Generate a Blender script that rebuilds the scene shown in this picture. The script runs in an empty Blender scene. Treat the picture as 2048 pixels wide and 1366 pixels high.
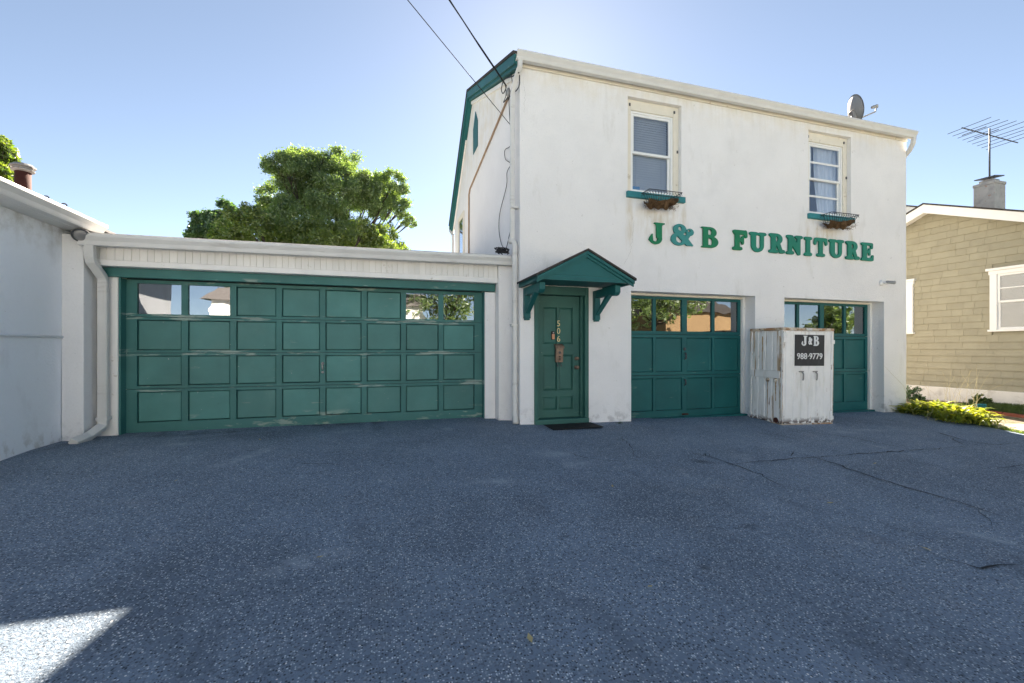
import bpy, math, random
import numpy as np
from mathutils import Vector, Matrix

random.seed(7); RNG = np.random.default_rng(11)
scene = bpy.context.scene
COL = scene.collection
rad = math.radians

# ------------------------------------------------------------------ camera
FOC = 889.4                      # focal length in pixels of a 2048 px wide frame
YAW = rad(16.89)                 # optical axis, clockwise from the facade normal (+Y)
EYE = 1.20                       # height of the lens above the garage floor datum
cam_d = bpy.data.cameras.new('camera')
cam_d.sensor_width = 36.0
cam_d.lens = FOC / 2048 * 36.0
cam_d.shift_y = 15 / 2048
cam_d.clip_start = 0.05; cam_d.clip_end = 2000
cam = bpy.data.objects.new('camera', cam_d); COL.objects.link(cam)
cam.location = (0, 0, EYE); cam.rotation_euler = (rad(90), 0, -YAW)
scene.camera = cam

# ------------------------------------------------------------------ sky, sun, exposure
SUN_AZ, SUN_EL = rad(20.2), rad(33.2)          # azimuth from +Y towards +X
world = bpy.data.worlds.new('World'); scene.world = world; world.use_nodes = True
wn = world.node_tree; bg = wn.nodes['Background']
sky = wn.nodes.new('ShaderNodeTexSky'); sky.sky_type = 'NISHITA'; sky.sun_disc = False
sky.sun_elevation = SUN_EL; sky.sun_rotation = SUN_AZ
sky.altitude = 0; sky.air_density = 0.62; sky.dust_density = 0.09; sky.ozone_density = 1.6
hs = wn.nodes.new('ShaderNodeHueSaturation'); hs.inputs['Hue'].default_value = 0.493; hs.inputs['Saturation'].default_value = 0.76; hs.inputs['Value'].default_value = 0.75   # late-summer haze: a paler sky
wn.links.new(sky.outputs[0], hs.inputs['Color']); wn.links.new(hs.outputs[0], bg.inputs[0]); bg.inputs[1].default_value = 0.05
sun_d = bpy.data.lights.new('sun', 'SUN'); sun_d.energy = 5.0; sun_d.angle = rad(0.5); sun_d.color = (1.0, .885, .745)
sun = bpy.data.objects.new('sun', sun_d); COL.objects.link(sun)
sd = Vector((math.sin(SUN_AZ)*math.cos(SUN_EL), math.cos(SUN_AZ)*math.cos(SUN_EL), math.sin(SUN_EL)))
sun.location = sd*40; sun.rotation_euler = sd.to_track_quat('Z', 'Y').to_euler()
scene.view_settings.view_transform = 'Standard'; scene.view_settings.look = 'None'
scene.view_settings.gamma = 1.0; scene.view_settings.use_curve_mapping = False
scene.view_settings.exposure = 2.6
scene.cycles.max_bounces = 8; scene.cycles.transparent_max_bounces = 12

# ------------------------------------------------------------------ survey helpers: pixel of the 2048 px photo -> point on a known plane
def azim(px): return math.atan((px-1024)/FOC) + YAW
def PX(px, Y): return Y*math.tan(azim(px))
def PY(px, X): return X/math.tan(azim(px))
def dep(X, Y): return X*math.sin(YAW) + Y*math.cos(YAW)
def PZ(px, py, Y): return EYE + (698-py)/FOC*dep(PX(px, Y), Y)
def at(px, py, Y): return (PX(px, Y), Y, PZ(px, py, Y))

# ------------------------------------------------------------------ mesh helpers
WL = {}                                        # world location of each object
class MB:
    def __init__(s): s.v = []; s.f = []; s.sm = False
    def add(s, vs, fs):
        o = len(s.v); s.v += [tuple(p) for p in vs]; s.f += [tuple(i+o for i in f) for f in fs]; return s
    def box(s, x0, x1, y0, y1, z0, z1):
        return s.add([(x0,y0,z0),(x1,y0,z0),(x1,y1,z0),(x0,y1,z0),(x0,y0,z1),(x1,y0,z1),(x1,y1,z1),(x0,y1,z1)],
                     [(0,3,2,1),(4,5,6,7),(0,1,5,4),(1,2,6,5),(2,3,7,6),(3,0,4,7)])
    def hexa(s, p):                            # 8 points: bottom ring then top ring
        return s.add(p, [(0,3,2,1),(4,5,6,7),(0,1,5,4),(1,2,6,5),(2,3,7,6),(3,0,4,7)])
    def quad(s, a, b, c, d): return s.add([a,b,c,d], [(0,1,2,3)])
    def prism(s, prof, axis, a, b):            # closed outline swept along an axis ('x','y','z')
        n = len(prof)
        def P(t, q): return {'x':(t,q[0],q[1]), 'y':(q[0],t,q[1]), 'z':(q[0],q[1],t)}[axis]
        vs = [P(a,q) for q in prof] + [P(b,q) for q in prof]
        fs = [(i,(i+1)%n,n+(i+1)%n,n+i) for i in range(n)] + [tuple(range(n))[::-1], tuple(range(n,2*n))]
        return s.add(vs, fs)
    def tube(s, pts, r, n=8, r1=None, cap=True, rect=None):
        pts = [Vector(p) for p in pts]; m = len(pts); rings = []; up = None
        for i, p in enumerate(pts):
            t = (pts[min(i+1,m-1)]-pts[max(i-1,0)]).normalized()
            if up is None:
                up = Vector((0,0,1)) if abs(t.z) < .9 else Vector((0,1,0))
            up = (up - t*up.dot(t)).normalized(); sd_ = t.cross(up)
            rr = r if r1 is None else r+(r1-r)*i/max(1,m-1)
            if rect: rings.append([p+sd_*a*rect[0]/2+up*b*rect[1]/2 for a,b in ((-1,-1),(1,-1),(1,1),(-1,1))])
            else: rings.append([p+(sd_*math.cos(k*2*math.pi/n)+up*math.sin(k*2*math.pi/n))*rr for k in range(n)])
        k = len(rings[0]); vs = [q for ring in rings for q in ring]
        fs = [(i*k+j, i*k+(j+1)%k, (i+1)*k+(j+1)%k, (i+1)*k+j) for i in range(m-1) for j in range(k)]
        if cap: fs += [tuple(range(k))[::-1], tuple(range((m-1)*k, m*k))]
        return s.add(vs, fs)
    def lathe(s, prof, c, axis=(0,0,1), n=20):
        ax = Vector(axis).normalized(); u = ax.orthogonal().normalized(); w = ax.cross(u); c = Vector(c)
        vs = [c+ax*h+(u*math.cos(j*2*math.pi/n)+w*math.sin(j*2*math.pi/n))*r for r,h in prof for j in range(n)]
        fs = [(i*n+j, i*n+(j+1)%n, (i+1)*n+(j+1)%n, (i+1)*n+j) for i in range(len(prof)-1) for j in range(n)]
        fs += [tuple(range(n))[::-1], tuple(range((len(prof)-1)*n, len(prof)*n))]
        return s.add(vs, fs)
    def sheet(s, us, vs_, holes, fn, depth=0, ):
        """flat sheet over the grid us x vs_ with rectangular holes (u0,u1,v0,v1) and reveals of the given depth; fn(u,v,d)->xyz"""
        U = sorted(set([round(a,5) for a in us]+[round(h[i],5) for h in holes for i in (0,1)]))
        V = sorted(set([round(a,5) for a in vs_]+[round(h[i],5) for h in holes for i in (2,3)]))
        U = [u for u in U if us[0]-1e-6 <= u <= us[-1]+1e-6]; V = [v for v in V if vs_[0]-1e-6 <= v <= vs_[-1]+1e-6]
        idx = {}
        def vid(u, v, d):
            k = (round(u,5), round(v,5), d)
            if k not in idx: idx[k] = len(s.v); s.v.append(tuple(fn(u, v, d)))
            return idx[k]
        def hole(u, v): return any(h[0] < u < h[1] and h[2] < v < h[3] for h in holes)
        for i in range(len(U)-1):
            for j in range(len(V)-1):
                c = hole((U[i]+U[i+1])/2, (V[j]+V[j+1])/2)
                if not c:
                    s.f.append((vid(U[i],V[j],0), vid(U[i+1],V[j],0), vid(U[i+1],V[j+1],0), vid(U[i],V[j+1],0)))
                elif depth:
                    for (a, b, p, q) in ((i-1,j,(U[i],V[j]),(U[i],V[j+1])), (i+1,j,(U[i+1],V[j+1]),(U[i+1],V[j])),
                                         (i,j-1,(U[i+1],V[j]),(U[i],V[j])), (i,j+1,(U[i],V[j+1]),(U[i+1],V[j+1]))):
                        inside = 0 <= a < len(U)-1 and 0 <= b < len(V)-1
                        if inside and not hole((U[a]+U[a+1])/2, (V[b]+V[b+1])/2):
                            s.f.append((vid(*p,0), vid(*q,0), vid(*q,depth), vid(*p,depth)))
        return s
    def mesh(s, name):
        me = bpy.data.meshes.new(name); me.from_pydata(s.v, [], s.f); me.update(); return me
    def build(s, name, mat, parent=None, bevel=0, smooth=False, solid=0):
        v = np.array(s.v); c = (v.min(0)+v.max(0))/2; c[2] = v[:,2].min()
        s.v = [tuple(p) for p in (v-c)]
        o = link(name, s.mesh(name), mat, tuple(c), parent)
        if smooth:
            for p in o.data.polygons: p.use_smooth = True
        if solid:
            m = o.modifiers.new('solid', 'SOLIDIFY'); m.thickness = solid; m.offset = 0
        if bevel:
            m = o.modifiers.new('bevel', 'BEVEL'); m.width = bevel; m.segments = 2; m.limit_method = 'ANGLE'; m.angle_limit = rad(40)
        return o
def link(name, data, mat, loc, parent=None, scale=None):
    o = bpy.data.objects.new(name, data); COL.objects.link(o)
    if data is not None and mat is not None and len(data.materials) == 0: data.materials.append(mat)
    o.location = loc; WL[o] = Vector(loc)
    if scale: o.scale = scale
    if parent is not None:
        o.parent = parent; o.matrix_parent_inverse = Matrix.Translation(-WL[parent])
    return o
def thing(name, label, cat, loc=(0,0,0), group=None):
    o = link(name, None, None, loc); o.empty_display_size = .2
    return tag(o, label, cat, group)
def tag(o, label=None, cat=None, group=None, kind=None):
    if label: o['label'] = label
    if cat: o['category'] = cat
    if group: o['group'] = group
    if kind: o['kind'] = kind
    return o
def B(x0, x1, y0, y1, z0, z1): return MB().box(x0, x1, y0, y1, z0, z1)

# ------------------------------------------------------------------ materials
def mat(name, col, rough=.7, var=.12, vscale=2.0, bump=0.0, bscale=60, spec=.4, metal=0, layers=(), vstretch=(1,1,1), bstretch=(1,1,1), bdist=.01, objvar=0, grain=0):
    m = bpy.data.materials.new(name); m.use_nodes = True; nt = m.node_tree; N = nt.nodes; L = nt.links
    b = N['Principled BSDF']; b.inputs['Roughness'].default_value = rough; b.inputs['Metallic'].default_value = metal
    b.inputs['Specular IOR Level'].default_value = spec
    geo = N.new('ShaderNodeNewGeometry'); pos = geo.outputs['Position']
    def noise(scale, detail, stretch, seed=0):
        mp = N.new('ShaderNodeMapping'); mp.inputs['Scale'].default_value = stretch; mp.inputs['Location'].default_value = (seed*3.7, seed*1.3, seed*5.1)
        L.new(pos, mp.inputs['Vector']); t = N.new('ShaderNodeTexNoise'); t.inputs['Scale'].default_value = scale; t.inputs['Detail'].default_value = detail
        t.inputs['Roughness'].default_value = .62
        L.new(mp.outputs[0], t.inputs['Vector']); return t.outputs['Fac']
    def ramp(x, a, c):
        r = N.new('ShaderNodeMapRange'); r.inputs['From Min'].default_value = a; r.inputs['From Max'].default_value = c; r.clamp = True
        L.new(x, r.inputs['Value']); return r.outputs[0]
    def mixc(f, a, c):
        x = N.new('ShaderNodeMix'); x.data_type = 'RGBA'
        L.new(f, x.inputs[0])
        for i, q in ((6, a), (7, c)):
            if isinstance(q, tuple): x.inputs[i].default_value = (*q, 1)
            else: L.new(q, x.inputs[i])
        return x.outputs[2]
    def mul(a, c):
        x = N.new('ShaderNodeMath'); x.operation = 'MULTIPLY'
        for i, q in ((0, a), (1, c)):
            if isinstance(q, float): x.inputs[i].default_value = q
            else: L.new(q, x.inputs[i])
        return x.outputs[0]
    lo = tuple(c*(1-var) for c in col); hi = tuple(min(1, c*(1+var)) for c in col)
    c = mixc(ramp(noise(vscale, 6, vstretch), .3, .7), lo, hi)
    for k, ly in enumerate(layers):
        if ly.get('voronoi'):
            vt = N.new('ShaderNodeTexVoronoi'); vt.inputs['Scale'].default_value = ly['scale']; L.new(pos, vt.inputs['Vector'])
            sp = N.new('ShaderNodeSeparateColor'); L.new(vt.outputs['Color'], sp.inputs[0])
            f = mul(ramp(vt.outputs['Distance'], ly['size'], ly['size']*.6), ramp(sp.outputs[0], 1-ly['amount'], 1.02-ly['amount']))
        else:
            f = ramp(noise(ly['scale'], ly.get('detail', 5), ly.get('stretch', (1,1,1)), k+1+ly.get('seed', 0)), ly['thr'], ly['thr']+ly.get('soft', .03))
        for ax in ('z', 'x', 'y'):
            if ax in ly:
                sx = N.new('ShaderNodeSeparateXYZ'); L.new(pos, sx.inputs[0])
                f = mul(f, ramp(sx.outputs['XYZ'.index(ax.upper())], ly[ax][0], ly[ax][1]))
        if 'spots' in ly:                      # stains and other patches at given places on the ground (x, y, radius x, radius y, turn)
            tot = None
            for sx_, sy_, rx_, ry_, tn_, *wz_ in ly['spots']:
                mp_ = N.new('ShaderNodeMapping'); mp_.vector_type = 'TEXTURE'; mp_.inputs['Location'].default_value = (sx_, sy_, wz_[0] if wz_ else 0); mp_.inputs['Rotation'].default_value = (0, 0, tn_); mp_.inputs['Scale'].default_value = (rx_, ry_, wz_[1] if wz_ else 3)
                L.new(pos, mp_.inputs['Vector']); ln_ = N.new('ShaderNodeVectorMath'); ln_.operation = 'LENGTH'; L.new(mp_.outputs[0], ln_.inputs[0]); r_ = ramp(ln_.outputs['Value'], 1.0, .15)
                if tot is None: tot = r_
                else:
                    d_ = N.new('ShaderNodeMath'); d_.operation = 'MAXIMUM'; L.new(tot, d_.inputs[0]); L.new(r_, d_.inputs[1]); tot = d_.outputs[0]
            f = mul(f, tot)
        if 'bands' in ly:                      # wear along given heights (paint rubbed off at the joints)
            sx = N.new('ShaderNodeSeparateXYZ'); L.new(pos, sx.inputs[0]); tot = None
            for zc_, hw_ in ly['bands']:
                q_ = N.new('ShaderNodeMath'); q_.operation = 'SUBTRACT'; L.new(sx.outputs[2], q_.inputs[0]); q_.inputs[1].default_value = zc_
                a_ = N.new('ShaderNodeMath'); a_.operation = 'ABSOLUTE'; L.new(q_.outputs[0], a_.inputs[0]); r_ = ramp(a_.outputs[0], hw_, hw_*.5)
                if tot is None: tot = r_
                else:
                    d_ = N.new('ShaderNodeMath'); d_.operation = 'ADD'; d_.use_clamp = True; L.new(tot, d_.inputs[0]); L.new(r_, d_.inputs[1]); tot = d_.outputs[0]
            f = mul(f, tot)
        if ly.get('fac', 1) != 1: f = mul(f, float(ly['fac']))
        c = mixc(f, c, ly['col'])
    if objvar:                                 # each piece weathers a little differently
        oi = N.new('ShaderNodeObjectInfo'); mr_ = N.new('ShaderNodeMapRange'); mr_.inputs['To Min'].default_value = 1-objvar; mr_.inputs['To Max'].default_value = 1+objvar
        L.new(oi.outputs['Random'], mr_.inputs['Value']); hv = N.new('ShaderNodeHueSaturation'); L.new(mr_.outputs[0], hv.inputs['Value']); L.new(c, hv.inputs['Color']); c = hv.outputs[0]
    L.new(c, b.inputs['Base Color'])
    if bump:
        bn = N.new('ShaderNodeBump'); bn.inputs['Strength'].default_value = bump; bn.inputs['Distance'].default_value = bdist
        L.new(noise(bscale, 4, bstretch), bn.inputs['Height']); L.new(bn.outputs[0], b.inputs['Normal'])
    return m
def glass_mat(name, refl, tint, rough=0.0, wob=0.0):
    m = bpy.data.materials.new(name); m.use_nodes = True; nt = m.node_tree; N = nt.nodes; L = nt.links
    N.remove(N['Principled BSDF'])
    g = N.new('ShaderNodeBsdfGlossy'); g.inputs['Roughness'].default_value = rough; g.inputs['Color'].default_value = (.95,.97,1,1)
    t = N.new('ShaderNodeBsdfTransparent'); t.inputs['Color'].default_value = (*tint, 1)
    lw = N.new('ShaderNodeLayerWeight'); lw.inputs['Blend'].default_value = .5
    pw = N.new('ShaderNodeMath'); pw.operation = 'POWER'; pw.inputs[1].default_value = 4.0; L.new(lw.outputs['Facing'], pw.inputs[0])
    mr = N.new('ShaderNodeMapRange'); mr.inputs['From Min'].default_value = 0; mr.inputs['From Max'].default_value = 1
    mr.inputs['To Min'].default_value = refl; mr.inputs['To Max'].default_value = 1; L.new(pw.outputs[0], mr.inputs['Value'])
    x = N.new('ShaderNodeMixShader'); L.new(mr.outputs[0], x.inputs[0]); L.new(t.outputs[0], x.inputs[1]); L.new(g.outputs[0], x.inputs[2])
    if wob:
        tx = N.new('ShaderNodeTexNoise'); tx.inputs['Scale'].default_value = 3.2; tx.inputs['Detail'].default_value = 1
        ge = N.new('ShaderNodeNewGeometry'); L.new(ge.outputs['Position'], tx.inputs['Vector'])
        bn = N.new('ShaderNodeBump'); bn.inputs['Strength'].default_value = wob; bn.inputs['Distance'].default_value = .02
        L.new(tx.outputs['Fac'], bn.inputs['Height']); L.new(bn.outputs[0], g.inputs['Normal'])
    L.new(x.outputs[0], N['Material Output'].inputs['Surface']); return m
def leaf_mat(name, c0, c1, trans=.45):
    m = bpy.data.materials.new(name); m.use_nodes = True; nt = m.node_tree; N = nt.nodes; L = nt.links
    N.remove(N['Principled BSDF'])
    g = N.new('ShaderNodeNewGeometry'); mx = N.new('ShaderNodeMix'); mx.data_type = 'RGBA'
    mx.inputs[6].default_value = (*c0, 1); mx.inputs[7].default_value = (*c1, 1); L.new(g.outputs['Random Per Island'], mx.inputs[0])
    d = N.new('ShaderNodeBsdfDiffuse'); t = N.new('ShaderNodeBsdfTranslucent'); gl = N.new('ShaderNodeBsdfGlossy'); gl.inputs['Roughness'].default_value = .45
    gl.inputs['Color'].default_value = (.6,.62,.6,1)
    tc = N.new('ShaderNodeMix'); tc.data_type = 'RGBA'; tc.blend_type = 'MULTIPLY'; tc.inputs[0].default_value = 1; tc.inputs[7].default_value = (1.35, 1.4, .55, 1)
    L.new(mx.outputs[2], tc.inputs[6]); L.new(mx.outputs[2], d.inputs[0]); L.new(tc.outputs[2], t.inputs[0])
    a = N.new('ShaderNodeMixShader'); a.inputs[0].default_value = trans; L.new(d.outputs[0], a.inputs[1]); L.new(t.outputs[0], a.inputs[2])
    b2 = N.new('ShaderNodeMixShader'); b2.inputs[0].default_value = .12; L.new(a.outputs[0], b2.inputs[1]); L.new(gl.outputs[0], b2.inputs[2])
    L.new(b2.outputs[0], N['Material Output'].inputs['Surface']); return m

DIRT = (.38,.36,.33)
M = {}
M['stucco'] = mat('white_stucco', (.83,.815,.80), .85, .035, 1.3, .6, 38, .25, layers=[
    dict(scale=1.1, thr=.56, soft=.25, col=(.70,.69,.68), fac=.55),
    dict(scale=3.5, thr=.60, soft=.14, col=(.66,.64,.60), fac=.5, stretch=(1,1,.28)),
    dict(scale=26, thr=.715, soft=.02, col=(.34,.33,.32), fac=.7),
    dict(scale=9, thr=.69, soft=.04, col=(.50,.48,.46), fac=.6, seed=4),
    dict(scale=60, thr=.55, soft=.2, col=(.70,.69,.67), fac=.5, seed=12),
    dict(scale=7, thr=.40, soft=.22, detail=7, col=(.60,.52,.38), fac=.7, seed=15, stretch=(1.6,1,.35), spots=[(4.5,6.4,.55,2,0,3.40,.55), (8.15,6.4,.5,2,0,3.38,.5), (3.95,6.4,.10,2,0,3.3,.7), (5.0,6.4,.12,2,0,3.3,.6), (7.78,6.4,.10,2,0,3.3,.6), (8.9,6.4,.12,2,0,3.3,.5)]),
    dict(scale=5, thr=.47, soft=.2, detail=7, col=(.62,.59,.54), fac=.35, seed=17, stretch=(2.4,1,.22), z=(4.9,5.5)),
    dict(scale=7, thr=.50, soft=.12, col=(.46,.44,.42), fac=.75, z=(.38,-.02), seed=7),
    dict(scale=4, thr=.40, soft=.3, col=(.74,.66,.52), fac=.55, z=(5.0,5.5), seed=9)])
M['stucco_left'] = mat('grey_white_stucco', (.85,.87,.90), .85, .03, 1.0, .7, 40, .25, layers=[
    dict(scale=2.2, thr=.55, soft=.2, col=(.62,.62,.62), fac=.5, stretch=(1,1,.5)),
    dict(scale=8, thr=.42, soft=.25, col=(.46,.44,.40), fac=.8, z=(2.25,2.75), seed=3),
    dict(scale=24, thr=.72, soft=.02, col=(.4,.38,.36), fac=.6),
    dict(scale=7, thr=.50, soft=.12, col=(.5,.48,.45), fac=.7, z=(.42,.05), seed=7)])
M['trim'] = mat('white_painted_wood', (.80,.78,.74), .6, .05, 4, .12, 40, .35, objvar=.05, vstretch=(1,1,.25), layers=[
    dict(scale=9, thr=.66, soft=.04, col=(.55,.50,.42), fac=.6), dict(scale=30, thr=.70, soft=.03, col=(.36,.31,.25), fac=.6)])
M['cream'] = mat('cream_painted_wood', (.76,.71,.60), .6, .06, 4, .1, 40, .35, layers=[
    dict(scale=8, thr=.63, soft=.05, col=(.45,.36,.24), fac=.55), dict(scale=28, thr=.70, soft=.03, col=(.25,.2,.15), fac=.6)])
M['gutter'] = mat('gutter_aluminium', (.66,.65,.62), .45, .06, 3, .05, 20, .45, layers=[
    dict(scale=5, thr=.58, soft=.12, col=(.42,.39,.35), fac=.45, stretch=(.3,.3,2)), dict(scale=34, thr=.72, soft=.03, col=(.3,.27,.22), fac=.5)])
M['vinyl'] = mat('white_vinyl', (.82,.82,.80), .4, .02, 5, 0, spec=.45)
def green(name, c, worn, wear, more=(), ov=0):
    return mat(name, c, .55, .16, 1.6, .12, 70, .42, bstretch=(1,1,4), objvar=ov, layers=[*more,
        dict(scale=1.7, thr=.50, soft=.3, col=worn, fac=.4*wear),
        dict(scale=5, thr=.66, soft=.05, col=(.30,.36,.30), fac=.38*wear, stretch=(.5,.5,2.2)),
        dict(scale=22, thr=.72, soft=.02, col=(.55,.56,.5), fac=.7*wear),
        dict(scale=18, thr=.73, soft=.02, col=(.015,.04,.04), fac=.7, seed=5)])
RUB = [dict(scale=2.2, thr=.56, soft=.05, detail=8, col=(.32,.39,.34), fac=.8, stretch=(.75,.75,5), bands=[(1.64,.06),(1.15,.055),(.66,.05)]),
       dict(scale=3.0, thr=.58, soft=.06, detail=8, col=(.30,.36,.30), fac=.7, stretch=(.8,.8,3), bands=[(.15,.16),(2.13,.05)], seed=3)]
M['green_old'] = green('weathered_green_paint', (.034,.150,.138), (.07,.20,.185), 1.0, RUB)
M['green_panel'] = green('weathered_green_panel_paint', (.058,.195,.178), (.12,.27,.24), 1.0, RUB, .13)
M['teal'] = green('teal_paint', (.006,.105,.105), (.018,.145,.14), .55, (), .08)
M['teal_trim'] = green('teal_trim_paint', (.006,.100,.100), (.014,.145,.14), .6)
M['sill'] = mat('teal_sill_paint', (.03,.21,.23), .6, .15, 5, .1, 40, .4, layers=[dict(scale=14, thr=.66, soft=.03, col=(.5,.52,.5), fac=.5)])
M['door_green'] = green('front_door_green_paint', (.030,.115,.095), (.075,.16,.125), .8)
M['groove'] = mat('groove_black', (.012,.012,.013), .8, .2, 8)  # black; as door backing it gives the panel gaps their dark lines
M['glass_garage'] = glass_mat('garage_pane_glass', .25, (.5,.52,.52), 0.0, .07)
M['glass'] = glass_mat('window_glass', .10, (.94,.96,.97), 0.0, .03)
M['dark'] = mat('dark_interior', (.05,.048,.045), .9, .2, 2)
M['shingle_dark'] = mat('dark_asphalt_shingle', (.055,.05,.047), .9, .3, 12, .5, 120, .2)
M['shingle_grey'] = mat('grey_asphalt_shingle', (.22,.20,.19), .9, .25, 9, .5, 120, .2)
M['membrane'] = mat('pale_roof_coating', (.42,.41,.40), .7, .1, 3, .1, 30, .3, layers=[dict(scale=4, thr=.6, soft=.1, col=(.4,.38,.36), fac=.5)])
def lotpt(px, py, z=-.02): t = math.tan(azim(px)); Y = FOC*(EYE-z)/(py-698)/(t*math.sin(YAW)+math.cos(YAW)); return Y*t, Y
SCUFF = [(*lotpt(490, 925), .12, .60, -.55), (*lotpt(395, 889), .30, .10, .2), (*lotpt(360, 905), .25, .12, .1), (*lotpt(705, 877), .30, .14, .1), (*lotpt(895, 872), .10, .14, 0), (*lotpt(1110, 910), .35, .22, .1), (*lotpt(1150, 925), .25, .16, .5),
         (*lotpt(1485, 903), .22, .20, 0), (*lotpt(1690, 856), .28, .16, -.3), (*lotpt(1735, 851), .45, .14, -.2), (*lotpt(1975, 1027), .30, .10, -.9), (*lotpt(660, 1172), .16, .05, .1), (*lotpt(610, 1100), .35, .16, .2), (*lotpt(990, 960), .30, .12, -.2)]
DARK_SPOTS = [(*lotpt(1410, 913), .22, .10, -.4), (*lotpt(1130, 1052), .07, .07, 0), (*lotpt(1470, 1046), .06, .05, 0), (*lotpt(1410, 1095), .07, .05, 0), (*lotpt(700, 860), 1.2, .22, .05), (*lotpt(420, 880), .9, .2, .1), (*lotpt(1500, 1020), .10, .06, 0)]  # small dark spots, plus two long dark bands along the wide door's foot
M['asphalt'] = mat('sealed_asphalt', (.200,.258,.330), .84, .18, 1.1, .9, 110, .3, bdist=.012, layers=[
    dict(scale=.55, thr=.50, soft=.25, col=(.120,.155,.200), fac=.95),
    dict(scale=2.6, thr=.58, soft=.16, col=(.26,.285,.315), fac=.5, seed=2),
    dict(scale=58, thr=.52, soft=.10, detail=3, col=(.095,.115,.14), fac=.65, seed=14),
    dict(voronoi=1, scale=64, size=.5, amount=.30, col=(.34,.39,.44), fac=.75),
    dict(voronoi=1, scale=92, size=.46, amount=.23, col=(.68,.74,.79), fac=.95),
    dict(voronoi=1, scale=54, size=.32, amount=.06, col=(.88,.86,.82)),
    dict(voronoi=1, scale=80, size=.5, amount=.22, col=(.025,.032,.042), fac=.85),
    dict(scale=1.5, thr=.66, soft=.12, col=(.42,.46,.49), fac=.5, seed=5, stretch=(1.2,.5,1)),
    dict(scale=1.2, thr=.60, soft=.15, col=(.085,.105,.135), fac=.7, seed=8, stretch=(1.4,.45,1)),
    dict(scale=9, thr=.36, soft=.25, detail=8, col=(.45,.51,.57), fac=.5, seed=3, spots=SCUFF),
    dict(scale=6, thr=.40, soft=.2, detail=8, col=(.035,.04,.05), fac=.75, seed=4, spots=DARK_SPOTS)])
M['crack'] = mat('asphalt_crack', (.020,.022,.026), .95, .2, 9)
M['chalk'] = mat('pale_scuff', (.42,.45,.48), .9, .2, 9)
M['hair'] = mat('hairline_grey', (.30,.29,.28), .9, .2, 9)  # grey of the hairline cracks in the stucco
M['soil'] = mat('dry_soil', (.22,.17,.115), .95, .3, 5, .6, 60, .15, layers=[
    dict(scale=3, thr=.52, soft=.1, col=(.07,.10,.03), fac=.8), dict(voronoi=1, scale=40, size=.4, amount=.2, col=(.45,.38,.28))])
M['path'] = mat('pale_gravel_path', (.42,.37,.29), .95, .2, 9, .5, 90, .15)
M['concrete'] = mat('pale_concrete', (.52,.51,.48), .9, .12, 2, .3, 60, .2)
M['street'] = mat('pale_bounce_street', (.40,.39,.37), .9, .10, 1, .3, 80, .2)  # street colour kept pale so its sunlit surface bounces light onto the facade
M['field'] = mat('open_ground', (.10,.13,.05), .95, .25, .6)
M['rust'] = mat('rusty_iron', (.075,.025,.018), .85, .35, 7, .3, 50, .25, layers=[dict(scale=5, thr=.58, soft=.06, col=(.05,.035,.03), fac=.7)])
M['galv'] = mat('galvanised_steel', (.30,.29,.28), .5, .2, 6, .1, 40, .5, metal=.4, layers=[dict(scale=9, thr=.6, soft=.06, col=(.2,.13,.09), fac=.6)])
M['wire'] = mat('black_cable', (.02,.02,.022), .6, .1, 5)
M['metal_dark'] = mat('dark_metal', (.09,.09,.095), .5, .2, 9, metal=.3)
M['conduit'] = mat('weathered_conduit', (.36,.25,.17), .6, .2, 8, .1, 40)
M['dish'] = mat('grey_dish_paint', (.36,.36,.35), .5, .06, 5)
M['cabinet'] = mat('rusty_white_cabinet_paint', (.86,.84,.80), .6, .05, 3, .12, 30, .35, layers=[
    dict(scale=6, thr=.50, soft=.2, col=(.60,.58,.50), fac=.45, stretch=(1.6,1.6,.3)),
    dict(scale=5.0, thr=.595, soft=.05, col=(.42,.24,.09), fac=.75, stretch=(2.4,2.4,.16), seed=2),
    dict(scale=7.0, thr=.66, soft=.03, col=(.22,.09,.035), fac=.8, stretch=(2.2,2.2,.4), seed=6),
    dict(scale=11, thr=.47, soft=.06, col=(.09,.055,.04), fac=.95, z=(.075,-.01), seed=8),
    dict(scale=9, thr=.45, soft=.10, col=(.45,.23,.08), fac=.9, z=(1.47,1.56), stretch=(1.5,1.5,.5), seed=11)])
M['cabinet_rust'] = mat('rusted_cabinet_edge', (.60,.50,.38), .75, .2, 9, .2, 50, .3, layers=[
    dict(scale=7, thr=.50, soft=.08, col=(.36,.17,.06), fac=.85), dict(scale=14, thr=.60, soft=.04, col=(.06,.035,.025), fac=.8),
    dict(scale=5, thr=.55, soft=.06, col=(.72,.70,.66), fac=.9, seed=4)])
M['rust_streak'] = mat('rust_stain', (.42,.25,.10), .85, .3, 6, layers=[dict(scale=8, thr=.52, soft=.1, col=(.62,.56,.40), fac=.8, stretch=(1,1,.2))])
M['sign_black'] = mat('black_sign_paint', (.03,.031,.033), .6, .2, 6, .05, 30, layers=[dict(scale=5, thr=.60, soft=.15, col=(.16,.16,.165), fac=.5, stretch=(3,3,.3))])
M['sign_white'] = mat('white_sign_paint', (.80,.80,.78), .6, .03, 6)
M['letter_green'] = mat('green_sign_paint', (.004,.185,.075), .5, .1, 2, layers=[dict(scale=3, thr=.5, soft=.3, col=(.012,.22,.12), fac=.5)])
M['letter_mid'] = mat('blue_green_sign_paint', (.006,.20,.125), .5, .12, 2, layers=[dict(scale=3, thr=.5, soft=.3, col=(.02,.22,.18), fac=.6)])
M['letter_teal'] = mat('pale_teal_sign_paint', (.04,.25,.235), .55, .08, 3)
M['brass'] = mat('brass_numeral', (.74,.60,.30), .4, .1, 20, metal=.25)
M['bronze'] = mat('weathered_bronze', (.25,.17,.12), .5, .35, 22, .2, 60, .5, metal=.4)
M['bell'] = mat('copper_bell_plate', (.55,.27,.16), .45, .12, 12, metal=.4)
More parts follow.
